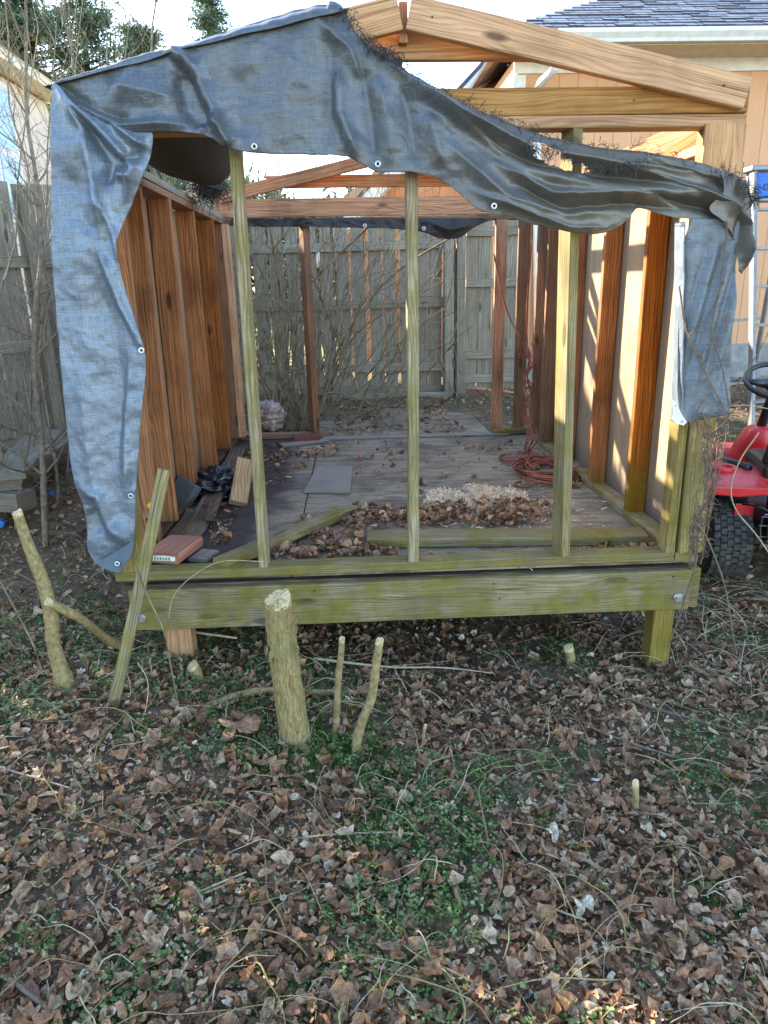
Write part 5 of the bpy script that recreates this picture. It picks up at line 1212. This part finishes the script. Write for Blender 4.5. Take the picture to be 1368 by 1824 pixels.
    sec = [((.17, .20), (0, 0, 0)), ((.155, .17), (0, -.02, .12)), ((.12, .14), (-.0, -.05, .26)), ((.085, .10), (0, -.09, .36)), ((.055, .07), (0, -.11, .385))]; vs = []; nn_ = 20
    for (rx, ry), off in sec:
        for k in range(nn_):
            t = k/nn_*6.283; sx, sy = math.copysign(abs(math.cos(t))**.6, math.cos(t))*rx, math.copysign(abs(math.sin(t))**.6, math.sin(t))*ry; vs.append(w(.37+sx+off[0], .98+sy+off[1], .30+off[2]))
    b.add(vs, [(i*nn_+k, i*nn_+(k+1) % nn_, (i+1)*nn_+(k+1) % nn_, (i+1)*nn_+k) for i in range(4) for k in range(nn_)]+[tuple(4*nn_+k for k in range(nn_))]); part('dash_tower', b, 'red', smooth=True)
    b = MB(); b.prism([w(.15, 1.0, .30), w(.15, 1.6, .26), w(.15, 1.62, .42), w(.15, 1.1, .50)], ax*.44); part('front_hood', b, 'red', bevel=.05)
    c0 = w(.37, .90, .64); c1 = w(.37, .72, .965); b = MB(); b.tube([c0, c0.lerp(c1, .5), c1], [.032, .026, .024], 16); part('steering_column', b, 'black', smooth=True)
    A = (c1-c0).normalized(); N_ = ax; B_ = A.cross(N_); sw = MB()
    ring = [c1+(N_*math.cos(t)+B_*math.sin(t))*.172+A*.03 for t in np.linspace(0, 6.283, 49)]; sw.tube(ring, .0155, 12, False)
    for t in (0.0, 3.1416, 1.571): sw.tube([c1+(N_*math.cos(t)+B_*math.sin(t))*.165+A*.03, c1+(N_*math.cos(t)+B_*math.sin(t))*.05+A*.005], [.016, .026], 10)
    sw.lathe([(0, -.01), (.06, -.01), (.062, .012), (.05, .022), (0, .026)], c1, A, 24); part('steering_wheel', sw, 'black', smooth=True)
    # seat with high back
    st = MB(); st.box(w(.37, .16, .60), (.44, .42, .10), rz=th); part('seat', st, 'black', bevel=.035)
    st = MB(); st.prism([w(.14, -.02, .63), w(.14, .05, .63), w(.17, -.06, .95), w(.20, -.14, .97), w(.16, -.12, .80)], ax*.46); part('seat_back', st, 'black', bevel=.03)
    st = MB(); st.tube([w(.10, .05, .60), w(.02, .22, .60), w(-.01, .35, .605)], .022, 8); part('armrest', st, 'black', smooth=True)
    # engine at the back with muffler in a wire guard
    e = MB(); e.box(w(.37, -.12, .40), (.34, .30, .22), rz=th); e.lathe([(0, 0), (.10, 0), (.12, .03), (.12, .09), (0, .10)], w(.37, -.14, .50), (0, 0, 1), 24); part('engine', e, 'darkmetal', bevel=.01)
    mc = w(.17, -.26, .345); e = MB(); e.lathe([(0, -.02), (.05, -.018), (.062, 0), (.062, .20), (.05, .218), (0, .22)], mc, ax, 22); part('muffler', e, 'metal', smooth=True)
    e = MB()
    for k in range(6): ring = [mc+ax*(-.04+.055*k)+(fw_*math.cos(t)+Vector((0, 0, 1))*math.sin(t))*.085 for t in np.linspace(0, 6.283, 17)]; e.tube(ring, .003, 5, False)
    for k in range(9): t = k/9*6.283; q = (fw_*math.cos(t)+Vector((0, 0, 1))*math.sin(t))*.085; e.tube([mc-ax*.05+q, mc+ax*.24+q], .003, 5, False)
    part('muffler_guard', e, 'metal')
    e = MB(); e.box(w(.05, .10, .42), (.10, .20, .10), rz=th); e.tube(smooth_line([w(.0, .12, .45), w(-.06, .2, .42), w(-.03, .35, .36), w(.1, .4, .34)], 5), .008, 6); e.tube(smooth_line([w(.2, -.2, .4), w(.1, -.22, .46), w(.02, -.1, .44)], 5), .006, 6); part('battery_and_hoses', e, 'black', bevel=.004)
    e = MB(); e.box(w(.05, -.12, .40), (.10, .02, .10), rz=th+.2); part('rear_bracket', e, 'red', bevel=.005)
mower()

# ------------------------------------------------ step ladder against the house
def ladder():
    y = 6.6; root = empty('step_ladder', (3.7, y, 0), 'weathered aluminium step ladder standing beside the peach house wall', 'ladder')
    tl, tr = at(1342, 305, 1, y), at(1342, 305, 1, y)+Vector((.38, 0, 0)); bl = Vector((3.40, y-.62, G(3.4, y-.62))); brr = Vector((4.0, y-.62, G(4, y-.62)))
    top = Vector((0, .03, 0))
    for p, q in ((tl, bl), (tr, brr)): b = MB(); b.board(q, p, .03, .075, (1, 0, 0), ch=.004); b.build('side_rail', M['aluminium'], root)
    for p, q in ((tl+Vector((.02, .10, 0)), bl+Vector((.03, 1.15, 0))), (tr+Vector((-.02, .10, 0)), brr+Vector((-.03, 1.15, 0)))): b = MB(); b.board(q, p, .025, .05, (1, 0, 0), ch=.004); b.build('rear_leg', M['aluminium'], root)
    for k in range(1, 7):
        t = k/7; p = bl.lerp(tl, t); q = brr.lerp(tr, t); b = MB(); b.board(p, q, .085, .022, (0, 1, 0), ch=.003); b.build('step', M['aluminium'], root)
        if k % 2: p2 = (bl+Vector((.03, 1.15, 0))).lerp(tl+Vector((.02, .1, 0)), t); q2 = (brr+Vector((-.03, 1.15, 0))).lerp(tr+Vector((-.02, .1, 0)), t); b = MB(); b.board(p2, q2, .025, .012, Z_, ch=.002); b.build('cross_brace', M['aluminium'], root)
    b = MB(); c_ = (tl+tr)/2; b.box(c_+Vector((0, .06, .02)), (.46, .22, .045)); b.build('top_cap', M['aluminium'], root, bevel=.01)
    # blue tool tray below the cap
    t_ = empty('tool_tray', tuple(c_+Vector((0, 0, -.15))), 'bright blue plastic tray held under the top of the ladder', 'tray')
    b = MB(); b.box(c_+Vector((.0, .0, -.115)), (.36, .12, .19)); b.build('tray_body', M['blueplastic'], t_, bevel=.01)
    b = MB(); b.lathe([(.018, -.062), (.028, -.062), (.028, -.068), (.018, -.068)], c_+Vector((-.09, 0, -.13)), (0, 1, 0), 16); b.build('ring', M['black'], t_)
    b = MB(); b.box(c_+Vector((0, -.01, -.235)), (.42, .16, .02)); b.build('shelf', M['aluminium'], t_, bevel=.004)
ladder()

# ------------------------------------------------ pines and far woods
def needle_templates(seed):
    r = np.random.default_rng(seed); T = []
    for _ in range(6):
        V = []; F_ = []
        for a_ in range(9):
            d = r.normal(0, 1, 3); d[2] = abs(d[2])*.5+.1; d /= np.linalg.norm(d); s_ = np.cross(d, r.normal(0, 1, 3)); s_ /= np.linalg.norm(s_); o = r.normal(0, .35, 3); b0 = len(V)
            V += [o-s_*.10, o+s_*.10, o+d*.9]; F_.append((b0, b0+1, b0+2))
        T.append((np.array(V), np.array(F_)))
    return T
NTm = needle_templates(2)
def pine(x, y, h, w, lab, seed, lo=.35, dens=1.0, name='pine_tree'):
    rg = random.Random(seed); z0 = G(x, y)+.25*sstep(20, 90, y); root = empty(name, (x, y, z0), lab, 'pine tree', 'pines beyond the left fence')
    b = MB(); tr_ = [Vector((x+.15*math.sin(k), y, z0-.1+h*k/8)) for k in range(9)]; b.tube(tr_, [.28-.03*k for k in range(9)], 8); b.build('trunk', M['pinebark'], root)
    pts = []; lb = MB()
    for _ in range(int(46*dens)):
        t = rg.uniform(lo, 1); zz = z0+h*t; l = w*(1.1-t)**.6*rg.uniform(.5, 1.2)*(1 if t > lo+.1 else .8); a_ = rg.uniform(0, 6.28); d = Vector((math.cos(a_), math.sin(a_), rg.uniform(-.1, .35)))
        c0 = Vector((x, y, zz)); lb.tube([c0, c0+d*l*.5, c0+d*l], [.05, .03, .01], 4, False)
        for _ in range(int(34)):
            s_ = rg.uniform(.35, 1.05); pts.append(c0+d*l*s_+Vector((rg.gauss(0, .22), rg.gauss(0, .22), rg.gauss(.08, .16))))
    lb.build('limbs', M['pinebark'], root)
    o = scatter('crown', M['needle'], [tuple(p) for p in pts], [rg.uniform(.16, .34) for _ in pts], [rg.random()*.8+.1 for _ in pts], NTm, .5, seed=seed); del o['kind']
    o.parent = root; o.matrix_parent_inverse = Matrix.Translation(root.location).inverted()
p = [at(60, 60, 1, 26), at(150, 60, 1, 27), at(232, 60, 1, 29), at(-20, 60, 1, 25), at(372, 30, 1, 34), at(300, 120, 1, 33)]
pine(p[0].x, 26, 12.2, 2.3, 'dark tall pine beyond the cream house, second from the left edge', 91)
pine(p[1].x, 27, 11.2, 2.2, 'pine just right of the tall dark pine at upper left', 92)
pine(p[2].x+.3, 29, 9.6, 2.0, 'lower pine behind the tarp top, third from left', 93)
pine(p[3].x, 25, 12.8, 2.6, 'pine cut off by the left picture edge', 94)
pine(p[4].x, 34, 12.9, 1.7, 'lone narrow pine top showing above the tarp', 95, lo=.55)
pine(p[5].x, 33, 9.4, 2.4, 'low rounded pine between the group and the lone top', 96)
rg = random.Random(3); pts = []
for _ in range(9500):
    x = rg.uniform(-24, 16); y = rg.uniform(30, 44); top = 4.4+1.6*mnoise.noise(Vector((x*.3, 3, 0)))+.8*mnoise.noise(Vector((x*1.1, 7, 0)))+(1.2 if x < -5 else 0); pts.append((x, y, max(.2, top*rg.random()**.6+.3)))
scatter('far_woods', M['needle'], pts, [rg.uniform(.35, .75) for _ in pts], [rg.random()*.9 for _ in pts], NTm, .5, 'dark mass of distant woods beyond the fences', 'woods', 44)
